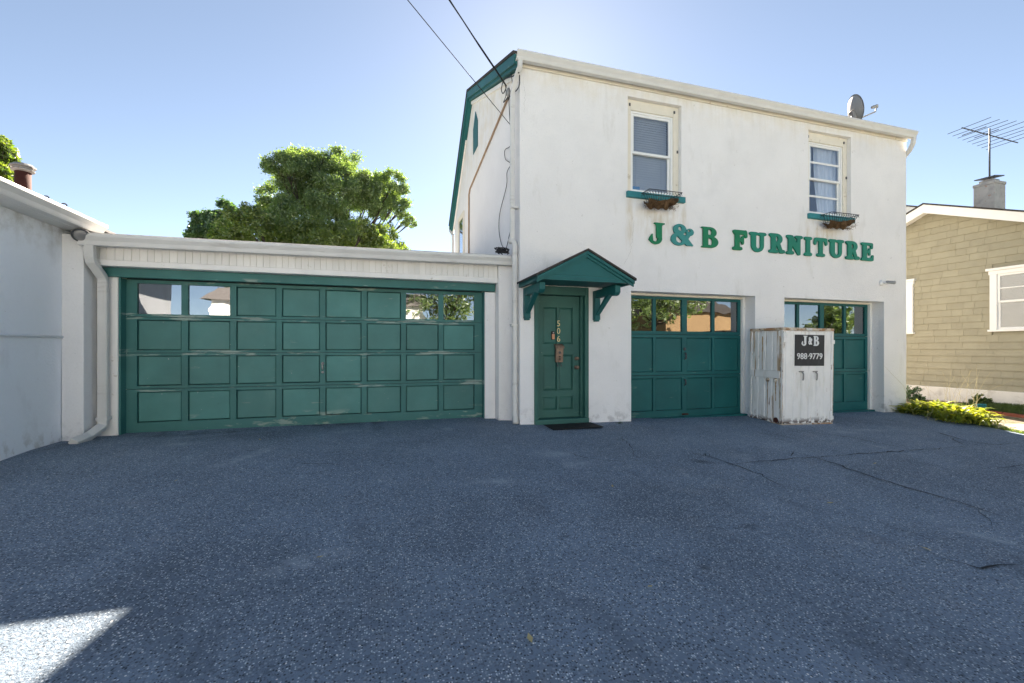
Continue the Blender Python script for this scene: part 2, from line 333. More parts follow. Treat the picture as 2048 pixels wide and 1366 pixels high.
M['mat'] = mat('black_rubber_mat', (.010,.010,.011), .8, .2, 30, .6, 160)
M['coir'] = mat('brown_coir', (.14,.085,.045), .95, .45, 25, .9, 80, .1, bdist=.03)
M['blind2'] = mat('dark_grey_blind', (.11,.11,.10), .6, .03, 5)
M['blind'] = mat('grey_blind', (.42,.44,.47), .6, .03, 5)
M['curtain'] = mat('pale_curtain', (.62,.66,.74), .9, .08, 6)
M['sticker'] = mat('blue_sticker', (.06,.22,.42), .5, .1, 9)
M['olive'] = mat('olive_shingle_paint', (.325,.303,.222), .75, .07, 3, .3, 70, .3, bstretch=(1,6,.6), layers=[dict(scale=3, thr=.58, soft=.15, col=(.30,.268,.175), fac=.5), dict(scale=10, thr=.64, soft=.05, col=(.24,.22,.16), fac=.5, stretch=(1,1,.3))], objvar=.045)
M['house_trim'] = mat('bright_white_trim', (.82,.81,.78), .55, .03, 5)
M['parge'] = mat('parged_foundation', (.74,.71,.66), .9, .07, 3, .5, 40, .2, layers=[dict(scale=5, thr=.58, soft=.1, col=(.5,.46,.4), fac=.5)])
M['mortar'] = mat('grey_parged_chimney', (.42,.41,.39), .9, .12, 4, .4, 40, .2, layers=[
    dict(scale=5, thr=.52, soft=.15, col=(.28,.28,.28), fac=.7), dict(scale=9, thr=.62, soft=.05, col=(.36,.2,.13), fac=.7)])
M['brick'] = mat('red_brick', (.30,.10,.065), .9, .3, 14, .4, 70, .2)
M['bark'] = mat('tree_bark', (.055,.045,.036), .95, .3, 12, .8, 40, .1)
M['leaf_oak'] = leaf_mat('oak_leaves', (.085,.15,.06), (.25,.33,.12), .55)
M['leaf_gold'] = leaf_mat('yellow_green_leaves', (.075,.14,.025), (.21,.26,.045), .5)
M['leaf_blue'] = leaf_mat('blue_green_leaves', (.04,.095,.045), (.12,.20,.08), .5)
M['leaf_lime'] = leaf_mat('lime_hosta_leaves', (.12,.19,.02), (.50,.47,.06), .45)
M['leaf_weed'] = leaf_mat('weed_leaves', (.05,.10,.015), (.12,.18,.03))
M['straw'] = mat('dry_straw', (.48,.40,.20), .9, .2, 9)
M['wall_white'] = mat('sunlit_white_paint', (.80,.78,.74), .8, .05, 1)
M['wall_tan'] = mat('tan_siding', (.24,.155,.075), .8, .08, 1)
M['wall_red'] = mat('red_brown_siding', (.30,.14,.09), .8, .1, 1)

# ------------------------------------------------------------------ ground
def lerp(x, xs, ys): return float(np.interp(x, xs, ys))
def gz(X, Y):                                  # height of the paved lot
    base = lerp(X, [-5, 1.7, 2.3, 10.4, 14], [.082, .080, .045, -.087, -.12])
    fl = lerp(X, [-5, 8, 12], [.055, .05, .03])
    return base - fl*max(0, min(6.2-Y, 8.5))
def edgeX(Y): return 10.45 + .325*(min(Y, 6.5)-6.3)
def grid(name, m, nx, ny, fn):
    vs = [fn(i/nx, j/ny) for j in range(ny+1) for i in range(nx+1)]
    fs = [(j*(nx+1)+i, j*(nx+1)+i+1, (j+1)*(nx+1)+i+1, (j+1)*(nx+1)+i) for j in range(ny) for i in range(nx)]
    mb = MB(); mb.add(vs, fs); return mb.build(name, m, smooth=True)
def lot(u, v):
    Y = -4.2 + v*(11.6); x1 = edgeX(Y) + .025*math.sin(Y*3.1)+.015*math.sin(Y*7.7); X = -9 + u*(x1+9)
    return (X, Y, gz(X, Y))
asphalt = tag(grid('asphalt_lot', M['asphalt'], 70, 60, lot), kind='structure')
def yard(u, v):
    Y = -4.2 + v*20; X = 7.5 + u*9
    return (X, Y, gz(X, min(Y, 7))-.035+.012*math.sin(X*5)*math.cos(Y*4.3) + .02*max(0, min(1, (X-edgeX(Y)-.3)/.5)))
tag(grid('yard_soil', M['soil'], 40, 60, yard), kind='structure')
def strip(u, v):
    Y = -2 + v*8.35; X = edgeX(Y) + .05 + u*(.95+.05*math.sin(Y*4)); return (X, Y, gz(X, Y)-.008)
tag(grid('garden_path', M['path'], 6, 40, strip), kind='structure')
tag(B(-60, 60, -6.2, -4.2, -.7, -.40).build('sidewalk', M['concrete']), kind='structure')
tag(B(-60, 60, -14, -6.2, -.8, -.55).build('street', M['street']), kind='structure')
tag(grid('ground', M['field'], 8, 8, lambda u, v: (-400+800*u, -400+800*v, -.60)), kind='structure')

def crack(pts, w, seg=.07, z=.007):
    """jagged crack through pixel points, traced on the lot"""
    W = []
    for px, py in pts:
        Y = 5.0
        for _ in range(30):
            t = math.tan(azim(px)); d = FOC*(EYE-gz(Y*t, Y))/(py-698); Y = d/(t*math.sin(YAW)+math.cos(YAW))
        W.append(Vector((Y*t, Y, 0)))
    P = []
    for a, b in zip(W, W[1:]):
        n = max(2, int((b-a).length/seg))
        for k in range(n): P.append(a.lerp(b, k/n)+Vector((random.gauss(0, .012), random.gauss(0, .012), 0)))
    P.append(W[-1]); mb = MB(); vs = []; n = len(P)
    for i, p in enumerate(P):
        t = (P[min(i+1, n-1)]-P[max(i-1, 0)]).normalized(); s = Vector((-t.y, t.x, 0))
        ww = w*random.uniform(.35, 1.3)*min(1, .25+2.5*min(i, n-1-i)/n)
        for q in (p+s*ww/2, p-s*ww/2): vs.append((q.x, q.y, gz(q.x, q.y)+z))
    mb.add(vs, [(2*i, 2*i+1, 2*i+3, 2*i+2) for i in range(n-1)])
    return mb.build('crack', M['crack'], asphalt)
for pts, w in [([(1464,929),(1560,920),(1650,914),(1760,905),(1860,899),(1930,894)], .016),
               ([(1375,905),(1410,912),(1464,929),(1510,945),(1560,972)], .012),
               ([(1580,902),(1670,928),(1760,960),(1850,985),(1940,1013),(2048,1047)], .015),
               ([(1570,855),(1610,865),(1700,875),(1790,894),(1840,905)], .010),
               ([(1815,854),(1870,864),(1930,882),(1990,890),(2047,886)], .016),
               ([(1895,872),(1910,882),(1930,893)], .010), ([(1990,938),(2020,934),(2047,930)], .012), ([(1995,938),(2047,953)], .012),
               ([(1880,1117),(1925,1128),(1960,1137),(2000,1131),(2047,1130)], .013),
               ([(1120,900),(1165,915),(1200,921),(1250,924),(1278,922)], .008), ([(1236,867),(1262,895),(1276,922)], .007),
               ([(590,927),(640,929),(690,932)], .010), ([(1950,1020),(1975,1040),(2000,1062)], .006), ([(1585,902),(1582,914)], .010)]:
    crack(pts, w*1.15)

# ------------------------------------------------------------------ shared builders
def gutter_profile(w=.12, h=.125):             # K-style, (outward, z) with the top lip at z = 0
    return [(0,0),(0,-h),(.6*w,-h),(.66*w,-h*.88),(.74*w,-h*.62),(.93*w,-h*.36),(w,-h*.25),(w,0),(w-.012,0),(w-.012,-h*.2),(.62*w,-h*.85),(.012,-h*.9),(.012,0)]
def double_hung(parent, X0, X1, Z0, Z1, Yw, style):
    """frame, sashes, panes and what hangs behind them, in an opening of the front wall (facing -Y)"""
    yf = Yw+.075
    win = MB()
    win.box(X0+.002, X0+.105, yf, yf+.10, Z0+.002, Z1-.002); win.box(X1-.105, X1-.002, yf, yf+.10, Z0+.002, Z1-.002)
    win.box(X0+.105, X1-.105, yf, yf+.10, Z1-.17, Z1-.002); win.box(X0+.105, X1-.105, yf, yf+.10, Z0+.002, Z0+.03)
    w = win.build('window', M['cream'], parent, bevel=.004)
    a, b, c, d = X0+.105, X1-.105, Z0+.03, Z1-.17
    fr = MB(); y = yf+.02
    fr.box(a, a+.035, y, y+.08, c, d); fr.box(b-.035, b, y, y+.08, c, d); fr.box(a+.035, b-.035, y, y+.08, d-.035, d); fr.box(a+.035, b-.035, y, y+.08, c, c+.035)
    fr.build('frame', M['vinyl'], w, bevel=.003)
    a += .035; b -= .035; c += .035; d -= .035; mid = (c+d)/2+.0
    for (z0, z1, yy) in ((mid-.02, d, y+.012), (c, mid+.02, y+.042)):
        s = MB(); t = .038
        s.box(a, a+t, yy, yy+.026, z0, z1); s.box(b-t, b, yy, yy+.026, z0, z1); s.box(a+t, b-t, yy, yy+.026, z1-t, z1); s.box(a+t, b-t, yy, yy+.026, z0, z0+t)
        if style == 'curtain': s.box(a+t, b-t, yy+.003, yy+.023, (z0+z1)/2-.018, (z0+z1)/2+.018)
        s.build('sash', M['vinyl'], w, bevel=.003)
        B(a+t, b-t, yy+.011, yy+.015, z0+t, z1-t).build('pane', M['glass'], w)
    if style == 'blind':
        s = MB(); n = int((d-c)/.040)
        for k in range(n):
            z = c+.01+k*.040; s.hexa([(a+.01,y+.088,z),(b-.02,y+.088,z),(b-.02,y+.091,z),(a+.01,y+.091,z),(a+.01,y+.108,z+.047),(b-.02,y+.108,z+.047),(b-.02,y+.111,z+.047),(a+.01,y+.111,z+.047)])
        s.box(a+.01, b-.02, y+.084, y+.11, d-.03, d+.01)
        for xx in (a+.12, b-.14): s.box(xx, xx+.006, y+.082, y+.085, c, d)
        s.build('blind', M['blind'], w)
        B(a+.05, a+.19, y+.068, y+.071, c+.045, c+.10).build('sticker', M['sticker'], w)
    else:
        for (p, q, z0, ph) in ((a-.03, a+.20, c, 0), (a+.28, b+.03, c, 1)):
            mb = MB(); n = 46; vs = []
            for r in range(9):
                zz = d+.03-(d+.03-z0)*r/8
                for k in range(n+1):
                    u = k/n; taper = (1-.35*(r/8)**2*(1 if ph == 0 else .55))
                    x = p+(q-p)*u*taper if ph == 0 else q-(q-p)*(1-u)*taper
                    vs.append((x, y+.125+.022*math.sin(u*22+ph+.5*math.sin(r*.6))+.01*math.sin(u*51), zz))
            mb.add(vs, [(r*(n+1)+k, r*(n+1)+k+1, (r+1)*(n+1)+k+1, (r+1)*(n+1)+k) for r in range(8) for k in range(n)])
            mb.build('curtain', M['curtain'], w, smooth=True)
    for xx, zz in ((X0+.08, Z1-.09), (X1-.09, Z1-.09), (X1-.03, (Z0+Z1)/2+.02)):
        B(xx-.012, xx+.012, yf-.014, yf-.001, zz-.022, zz+.022).build('hinge', M['metal_dark'], w)
    return w

# ================================================================== main two-storey building
FY = 6.40; MX0, MX1 = 2.07, 10.42
main = thing('shop_building', 'two-storey white stucco building with teal garage doors and green lettering', 'building', (MX0, FY, 0))
G1 = (3.98, 6.526, -.5, 2.156); G2 = (7.20, 9.78, -.5, 2.152); DR = (2.30, 3.205, -.5, 2.172)
W1 = (3.918, 4.955, 3.773, 5.333); W2 = (7.784, 8.874, 3.755, 5.341)
EAVE = 5.56
us = list(np.linspace(MX0, MX1, 30)); vs = list(np.linspace(-.5, EAVE, 22))
wall = MB().sheet(us, vs, [G1, G2, DR, W1, W2], lambda u, v, d: (u, FY+d+.004*math.sin(u*2.1+v*1.3)*math.sin(v*2.7+u) if d == 0 else FY+d, v), .30)
wall.build('front_wall', M['stucco'], main)
RID = (9.89, 7.00); REAR = (12.5, 4.66)        # ridge and rear eave (Y, z)
prof = [(FY, -.5), (12.3, -.5), (12.3, 4.80), (RID[0], RID[1]-.05), (FY, EAVE+.06)]
for X in (MX0+.001, MX1-.001):
    MB().add([(X, y, z) for y, z in prof], [tuple(range(5))]).build('side_wall', M['stucco'], main)
B(MX0+.01, MX1-.01, 12.29, 12.31, -.5, 4.75).build('rear_wall', M['stucco'], main)
B(MX0+.02, MX1-.02, FY+.32, 12.2, 3.10, 3.2).build('upper_floor', M['dark'], main)
B(MX0+.02, MX1-.02, 9.2, 9.3, -.4, 6.3).build('inner_wall', M['dark'], main)
# roof slabs, rake boards, gutter
def roof_slab(mb, x0, x1, a, b, t):
    mb.hexa([(x0,a[0],a[1]),(x1,a[0],a[1]),(x1,b[0],b[1]),(x0,b[0],b[1]),(x0,a[0],a[1]+t),(x1,a[0],a[1]+t),(x1,b[0],b[1]+t),(x0,b[0],b[1]+t)])
rf = MB(); fe = (6.30, 5.585)
roof_slab(rf, 1.93, 10.52, fe, RID, .045); roof_slab(rf, 1.93, 10.52, RID, REAR, .045)
roof = rf.build('roof', M['shingle_dark'], main)
for (x0, x1, zt, zb, m) in ((1.945, 1.985, -.005, -.15, 'teal_trim'), (1.985, 2.068, -.03, -.20, 'teal_trim')):
    for a, b in ((fe, RID), (RID, REAR)):
        mb = MB(); mb.hexa([(x0,a[0],a[1]+zb),(x1,a[0],a[1]+zb),(x1,b[0],b[1]+zb),(x0,b[0],b[1]+zb),(x0,a[0],a[1]+zt),(x1,a[0],a[1]+zt),(x1,b[0],b[1]+zt),(x0,b[0],b[1]+zt)])
        mb.build('rake_board', M[m], main)
for a, b in ((fe, RID), (RID, REAR)):
    mb = MB(); mb.hexa([(2.035,a[0]+.1,a[1]-.27),(2.067,a[0]+.1,a[1]-.27),(2.067,b[0],b[1]-.27),(2.035,b[0],b[1]-.27),(2.035,a[0]+.1,a[1]-.205),(2.067,a[0]+.1,a[1]-.205),(2.067,b[0],b[1]-.205),(2.035,b[0],b[1]-.205)])
    mb.build('rake_moulding', M['trim'], main)
B(MX0+.003, MX1-.003, FY-.028, FY-.003, 5.455, 5.545).build('frieze_board', M['cream'], main, bevel=.006)
B(MX0, MX1, 6.31, FY-.004, 5.547, 5.57).build('soffit', M['gutter'], main)
gp = [(6.315-o, 5.598+z) for o, z in gutter_profile(.118, .122)]
MB().prism(gp, 'x', 1.965, 10.45).build('gutter', M['gutter'], main, bevel=.003)
# downspout of the front gutter, down the corner of the side wall
px_ = 2.02
ds = MB(); ds.tube([(2.03, 6.27, 5.49), (2.03, 6.28, 5.40), (2.0, 6.42, 5.26), (1.985, 6.50, 5.10), (1.985, 6.52, 4.8), (1.985, 6.53, 3.0), (1.985, 6.53, 2.83)], .04, rect=(.07, .055))
ds.build('downspout', M['gutter'], main, bevel=.008)
ds = MB(); ds.tube([(1.95, 6.56, 2.86), (1.995, 6.52, 2.86), (2.02, 6.50, 2.80), (2.02, 6.50, 2.3), (2.02, 6.50, .25), (2.02, 6.49, .18), (2.0, 6.40, .08)], .045, n=10)
ds.build('downspout', M['gutter'], main, smooth=True)
for z in (1.55, 3.35):
    B(1.955, 2.066, 6.455, 6.56, z, z+.03).build('strap', M['gutter'], main)
ds = MB(); ds.tube([(10.40, 6.25, 5.48), (10.41, 6.27, 5.38), (10.44, 6.35, 5.27), (10.47, 6.47, 5.18), (10.47, 6.52, 5.0), (10.47, 6.52, .1)], .04, rect=(.08, .06)); ds.build('downspout', M['gutter'], main, bevel=.008)
ds = MB(); ds.tube([(1.98, 12.50, 4.62), (1.98, 12.46, 4.5), (2.02, 12.30, 4.36), (2.02, 12.28, 2.9)], .04, rect=(.07, .05)); ds.build('downspout', M['gutter'], main)
MB().prism([(12.5+o, 4.70+z) for o, z in gutter_profile()], 'x', 1.95, 10.45).build('gutter', M['gutter'], main)
# conduit, louvre and side window on the gable wall
cd = MB(); X = MX0-.02
p0, p1 = (PY(1018, X), 5.32), (PY(938, X), 4.88)
cd.tube([(X, p0[0], p0[1]), (X, p0[0]+(p1[0]-p0[0])*.97, p0[1]+(p1[1]-p0[1])*.97), (X, p1[0]+.02, p1[1]-.09), (X, p1[0]+.03, 2.9)], .018, n=8)
cd.build('conduit', M['conduit'], main, smooth=True)
lv = MB(); X = MX0-.012
lv.add([(X,9.32,5.55),(X,9.78,5.55),(X,9.78,6.10),(X,9.55,6.40),(X,9.32,6.10),(X+.01,9.32,5.55),(X+.01,9.78,5.55),(X+.01,9.78,6.10),(X+.01,9.55,6.40),(X+.01,9.32,6.10)],
       [(0,1,2,3,4),(0,5,6,1),(1,6,7,2),(2,7,8,3),(3,8,9,4),(4,9,5,0)])
lv.build('attic_louvre', M['teal'], main)
sw = MB(); X = MX0
sw.box(X-.03, X-.002, 10.85, 10.95, 3.1, 4.62); sw.box(X-.03, X-.002, 11.55, 11.65, 3.1, 4.62); sw.box(X-.03, X-.002, 10.95, 11.55, 4.52, 4.62); sw.box(X-.05, X-.002, 10.8, 11.7, 3.02, 3.1)
sw_o = sw.build('window', M['cream'], main); B(X-.012, X-.004, 10.95, 11.55, 3.1, 4.52).build('pane', M['glass_garage'], sw_o)
# loose cables on the gable wall
def cable(pts, r=.006, name='cable', parent=main):
    P = [Vector(p) for p in pts]; out = []
    for i in range(len(P)-1):                  # Catmull-Rom
        a, b, c, d = P[max(i-1,0)], P[i], P[i+1], P[min(i+2,len(P)-1)]
        for k in range(8):
            t = k/8; out.append(.5*((2*b)+(c-a)*t+(2*a-5*b+4*c-d)*t*t+(3*b-a-3*c+d)*t**3))
    out.append(P[-1]); mb = MB(); mb.tube(out, r, n=6); return mb.build(name, M['wire'], parent, smooth=True)
def sidept(px, py, out=.025):
    X = MX0-out; Y = PY(px, X); return (X, Y, EYE+(698-py)/FOC*dep(X, Y))
cable([sidept(1022,255), sidept(1021,290), sidept(1010,300), sidept(1011,318), sidept(1021,328), sidept(1014,345), sidept(1013,372), sidept(1000,425), sidept(998,460), sidept(1003,488), sidept(1011,500)])
cable([sidept(1021,250), sidept(1023,330), sidept(1022,440), sidept(1017,478), sidept(1011,502)])
cable([sidept(1021,140,.04), sidept(1025,170,.04), sidept(1023,185,.05), sidept(1018,195,.04), sidept(1020,250,.03)])
cable([sidept(1038,145,.05), sidept(1026,152,.06), sidept(1008,160,.06), sidept(1003,178,.05), sidept(1006,187,.05), sidept(1012,176,.05), sidept(1010,166,.06)], .008)
cable([sidept(1039,150,.05), sidept(1038,172,.05), sidept(1028,186,.05), sidept(1016,196,.04), sidept(1008,204,.04)], .008)
cable([sidept(1011,170,.06), sidept(1012,190,.05), sidept(1007,205,.05), sidept(1018,190,.04)], .006)
bx_ = MB(); bx_.lathe([(.02,0),(.035,.01),(.035,.08),(.02,.12)], sidept(1017,192,.06)); bx_.build('weatherhead', M['galv'], main, smooth=True)
for k in range(14):                            # tangle of cable lying on the garage roof edge
    c = Vector((1.9, 6.74, 2.70)); cable([c+Vector((random.uniform(-.13,.1),random.uniform(-.05,.08),random.uniform(0,.1))) for _ in range(4)], .007)

def wall_crack(pts, w=.004):
    P = []
    for (a, b), (c, d) in zip(pts, pts[1:]):
        for k in range(8): P.append((a+(c-a)*k/8+random.gauss(0, 1.0), b+(d-b)*k/8+random.gauss(0, .8)))
    mb = MB(); vs_ = []
    for px, py in P:
        X, _, Z = at(px, py, FY-.0065); ww = w*random.uniform(.3, 1)
        vs_ += [(X-ww/2, FY-.0065, Z), (X+ww/2, FY-.0065, Z)]
    mb.add(vs_, [(2*i, 2*i+1, 2*i+3, 2*i+2) for i in range(len(P)-1)]); mb.build('hairline_crack', M['hair'], main)
wall_crack([(1265,478),(1262,500),(1246,532)]); wall_crack([(1264,480),(1268,450),(1262,425)], .003); wall_crack([(1512,640),(1535,634),(1568,640)], .004); wall_crack([(1250,575),(1238,572),(1225,566)], .003)
wall_crack([(1704,305),(1707,300),(1713,306)], .004); wall_crack([(1045,150),(1050,190),(1047,230)], .003)
# upstairs windows and sills
for (w, st) in ((W1, 'blind'), (W2, 'curtain')):
    double_hung(main, w[0], w[1], w[2], w[3], FY, st)
    B(w[0]-.03, w[1]+.045, FY-.055, FY+.2, w[2]-.10, w[2]-.001).build('sill', M['sill'], main, bevel=.008)

# garage doors of the main building
def carriage_door(O, y):
    x0, x1 = O[0]+.012, O[1]-.065; g = gz((x0+x1)/2, y)
    door = B(x0+.002, x1-.002, y+.045, y+.06, g-.05, 2.10).build('garage_door', M['groove'], main)  # dark panel outlines come from this backing's black colour
    c = (x0+x1)/2; zt = 2.112
    cols = [(c-1.178, c-.648), (c-.588, c-.052), (c+.052, c+.588), (c+.648, c+1.178)]
    for k, (z0, z1, r0, r1) in enumerate(((1.460, zt, 1.512, 2.068), (.745, 1.452, .800, 1.400), (g-.03, .737, .125, .690))):
        mb = MB(); holes = [(a, b, r0, r1) for a, b in cols]
        mb.sheet([x0, x1], [z0, z1], holes, lambda u, v, d: (u, y+d, v), .032)
        mb.quad((x0,y,z0),(x1,y,z0),(x1,y+.04,z0),(x0,y+.04,z0)); mb.quad((x0,y,z1),(x1,y,z1),(x1,y+.04,z1),(x0,y+.04,z1))
        mb.build('door_section', M['teal'], door, bevel=.004)
        for a, b in cols:
            if k == 0: B(a, b, y+.020, y+.024, r0, r1).build('pane', M['glass_garage'], door)
            else:
                a, b, r0_, r1_ = a+.006, b-.006, r0+.006, r1-.006; p = MB(); p.add([(a,y+.020,r0_),(b,y+.020,r0_),(b,y+.020,r1_),(a,y+.020,r1_),(a+.022,y+.026,r0+.022),(b-.022,y+.026,r0+.022),(b-.022,y+.026,r1-.022),(a+.022,y+.026,r1-.022)],
                                [(0,1,5,4),(1,2,6,5),(2,3,7,6),(3,0,4,7),(4,5,6,7)])
                p.build('panel', M['teal'], door)
    return door, c
for O, main_one in ((G1, True), (G2, False)):
    d, c = carriage_door(O, 6.67)
    if main_one:
        h = MB(); h.lathe([(.018,0),(.028,.004),(.028,.012),(.012,.016)], (c, 6.67, 1.20), (0,-1,0), 12); h.tube([(c,6.655,1.13),(c,6.625,1.12),(c,6.620,1.06),(c+.01,6.64,1.03),(c,6.668,1.02)], .012, n=8)
        h.build('handle', M['metal_dark'], d, smooth=True)
        h = MB(); h.tube([(c,6.668,.66),(c,6.635,.65),(c,6.63,.58),(c,6.668,.56)], .012, n=8); h.build('pull', M['metal_dark'], d, smooth=True)
        B(c-.06, c+.06, 6.63, 6.668, .035, .06).build('lift_handle', M['rust'], d, bevel=.005)
    x1 = O[1]
    B(x1-.064, x1-.002, 6.62, 6.70, gz(x1, 6.6)-.05, O[3]-.002).build('door_jamb', M['trim'], main, bevel=.004)
    B(O[0]+.002, x1-.066, 6.62, 6.70, 2.116, O[3]-.002).build('door_head', M['cream'], main, bevel=.004)
    B(O[0]+.002, x1-.003, 6.56, 6.72, gz(O[0], 6.6)-.08, gz((O[0]+x1)/2, 6.6)+.012).build('threshold', M['teal'], main, bevel=.01)

# front door
DX0, DX1, DY = DR[0], DR[1], FY
fd = MB()
fd.box(DX0-.004, DX0+.065, FY-.02, FY+.22, .05, 2.170); fd.box(DX1-.06, DX1+.004, FY-.02, FY+.22, .05, 2.170); fd.box(DX0+.065, DX1-.06, FY-.02, FY+.22, 2.04, 2.170)
fd.box(DX1-.10, DX1-.0601, FY+.06, FY+.2, .12, 2.04)
door = fd.build('front_door', M['door_green'], main, bevel=.006)
B(DX0, DX1, FY-.045, FY+.2, -.02, .118).build('door_sill', M['door_green'], door, bevel=.012)
lx0, lx1, ly, lz0, lz1 = DX0+.068, DX1-.103, FY+.115, .122, 2.035
LW, LH = lx1-lx0, lz1-lz0
cs = [(lx0+.115, lx0+.115+.235), (lx1-.115-.235, lx1-.115)]
rs = [(lz1-.394*LH, lz1-.095*LH), (lz1-.777*LH, lz1-.485*LH), (lz1-.935*LH, lz1-.83*LH)]
lf = MB(); lf.sheet([lx0, lx1], [lz0, lz1], [(a, b, c, d) for a, b in cs for c, d in rs], lambda u, v, d: (u, ly+d, v), .022)
lf.build('door_leaf', M['door_green'], door, bevel=.003)
for a, b in cs:
    for c, d in rs:
        p = MB(); t = .028
        p.add([(a,ly+.022,c),(b,ly+.022,c),(b,ly+.022,d),(a,ly+.022,d),(a+t,ly+.008,c+t),(b-t,ly+.008,c+t),(b-t,ly+.008,d-t),(a+t,ly+.008,d-t)], [(0,1,5,4),(1,2,6,5),(2,3,7,6),(3,0,4,7),(4,5,6,7)])
        p.build('panel', M['door_green'], door)
kx = lx1-.05
for z, r in ((lz0+.485*LH, .030), (lz0+.41*LH, .034)):
    k = MB(); k.lathe([(r,0),(r,.008),(r*.5,.014),(r*.5,.03),(r*.85,.04),(r*.9,.055),(r*.5,.07)], (kx, ly, z), (0,-1,0), 16); k.build('door_knob', M['bronze'], door, smooth=True)
def text_mesh(s, size, depth, bold=0.0):
    cu = bpy.data.curves.new('txt', 'FONT'); cu.body = s; cu.size = size; cu.extrude = depth; cu.offset = bold; cu.align_x = 'CENTER'; cu.align_y = 'CENTER'; cu.resolution_u = 4
    o = bpy.data.objects.new('txt', cu); COL.objects.link(o); bpy.context.view_layer.update()
    me = bpy.data.meshes.new_from_object(o.evaluated_get(bpy.context.evaluated_depsgraph_get())); bpy.data.objects.remove(o); return me
def upright(me):                               # lay the text in the XZ plane facing -Y
    me.transform(Matrix.Rotation(rad(90), 4, 'X')); return me
ncx = (cs[0][1]+cs[1][0])/2
for ch, f in (('5', .228), ('0', .29), ('6', .355)):
    link('house_number', upright(text_mesh(ch, .132, .003, -.001)), M['brass'], (ncx+.01, ly-.006, lz1-f*LH), door)

# door canopy
CX0, CX1, CZ, CF = 2.05, 3.505, 2.185, 5.566; CXM, CZA = (CX0+CX1)/2, 2.555
cn = MB(); cn.prism([(CX0+.06, CZ+.03), (CX1-.06, CZ+.03), (CXM, CZA-.055)], 'y', CF+.035, CF+.06)
canopy = cn.build('canopy', M['teal_trim'], main)
for (xa, xb) in ((CX0-.03, CXM), (CX1+.03, CXM)):
    s = 1 if xb > xa else -1
    r = MB(); za, zb = CZ-.01, CZA
    r.hexa([(xa,CF-.03,za),(xb,CF-.03,zb),(xb,FY,zb),(xa,FY,za),(xa,CF-.03,za+.03),(xb,CF-.03,zb+.03),(xb,FY,zb+.03),(xa,FY,za+.03)]); r.build('canopy_roof', M['shingle_dark'], canopy)
    for y0, y1, dz0, dz1 in ((CF-.015, CF+.034, -.045, -.002), (CF+.012, CF+.035, -.085, -.045)):
        r = MB(); r.hexa([(xa+s*.02,y0,za+dz0),(xb,y0,zb+dz0),(xb,y1,zb+dz0),(xa+s*.02,y1,za+dz0),(xa+s*.02,y0,za+dz1),(xb,y0,zb+dz1),(xb,y1,zb+dz1),(xa+s*.02,y1,za+dz1)]); r.build('canopy_rake', M['teal_trim'], canopy)
B(CX0, CX1, CF+.036, FY, CZ-.005, CZ+.028).build('canopy_ceiling', M['teal'], canopy)
B(CX0, CX0+.05, CF+.036, FY, CZ-.06, CZ-.006).build('canopy_beam', M['teal_trim'], canopy); B(CX1-.05, CX1, CF+.036, FY, CZ-.06, CZ-.006).build('canopy_beam', M['teal_trim'], canopy)
B(CX0+.05, CX1-.05, CF+.036, CF+.09, CZ-.045, CZ-.006).build('canopy_beam', M['teal_trim'], canopy)
for bx in (2.165, 3.33):
    b = MB(); w = .095
    b.box(bx-w/2, bx+w/2, FY-.085, FY-.002, 1.66, 2.118)
    b.prism([(FY-.70, 2.118), (FY-.70, 2.02), (FY-.66, 1.985), (FY-.60, 1.975), (FY-.56, 2.0), (FY-.09, 2.0), (FY-.09, 2.118)], 'x', bx-w/2+.004, bx+w/2-.004)
    b.hexa([(bx-w/2+.012,FY-.10,1.74),(bx+w/2-.012,FY-.10,1.74),(bx+w/2-.012,FY-.02,1.70),(bx-w/2+.012,FY-.02,1.70),(bx-w/2+.012,FY-.56,2.05),(bx+w/2-.012,FY-.56,2.05),(bx+w/2-.012,FY-.44,2.05),(bx-w/2+.012,FY-.44,2.05)])
    b.box(bx-w/2+.01, bx+w/2-.01, FY-.075, FY-.003, 1.635, 1.66)
    b.build('bracket', M['teal_trim'], canopy, bevel=.006)
tag(B(2.42, 3.22, 5.93, 6.34, gz(2.8, 6.1)+.004, gz(2.8, 6.1)+.016).build('doormat', M['mat'], bevel=.004), 'black rubber doormat lying before the green front door', 'doormat')

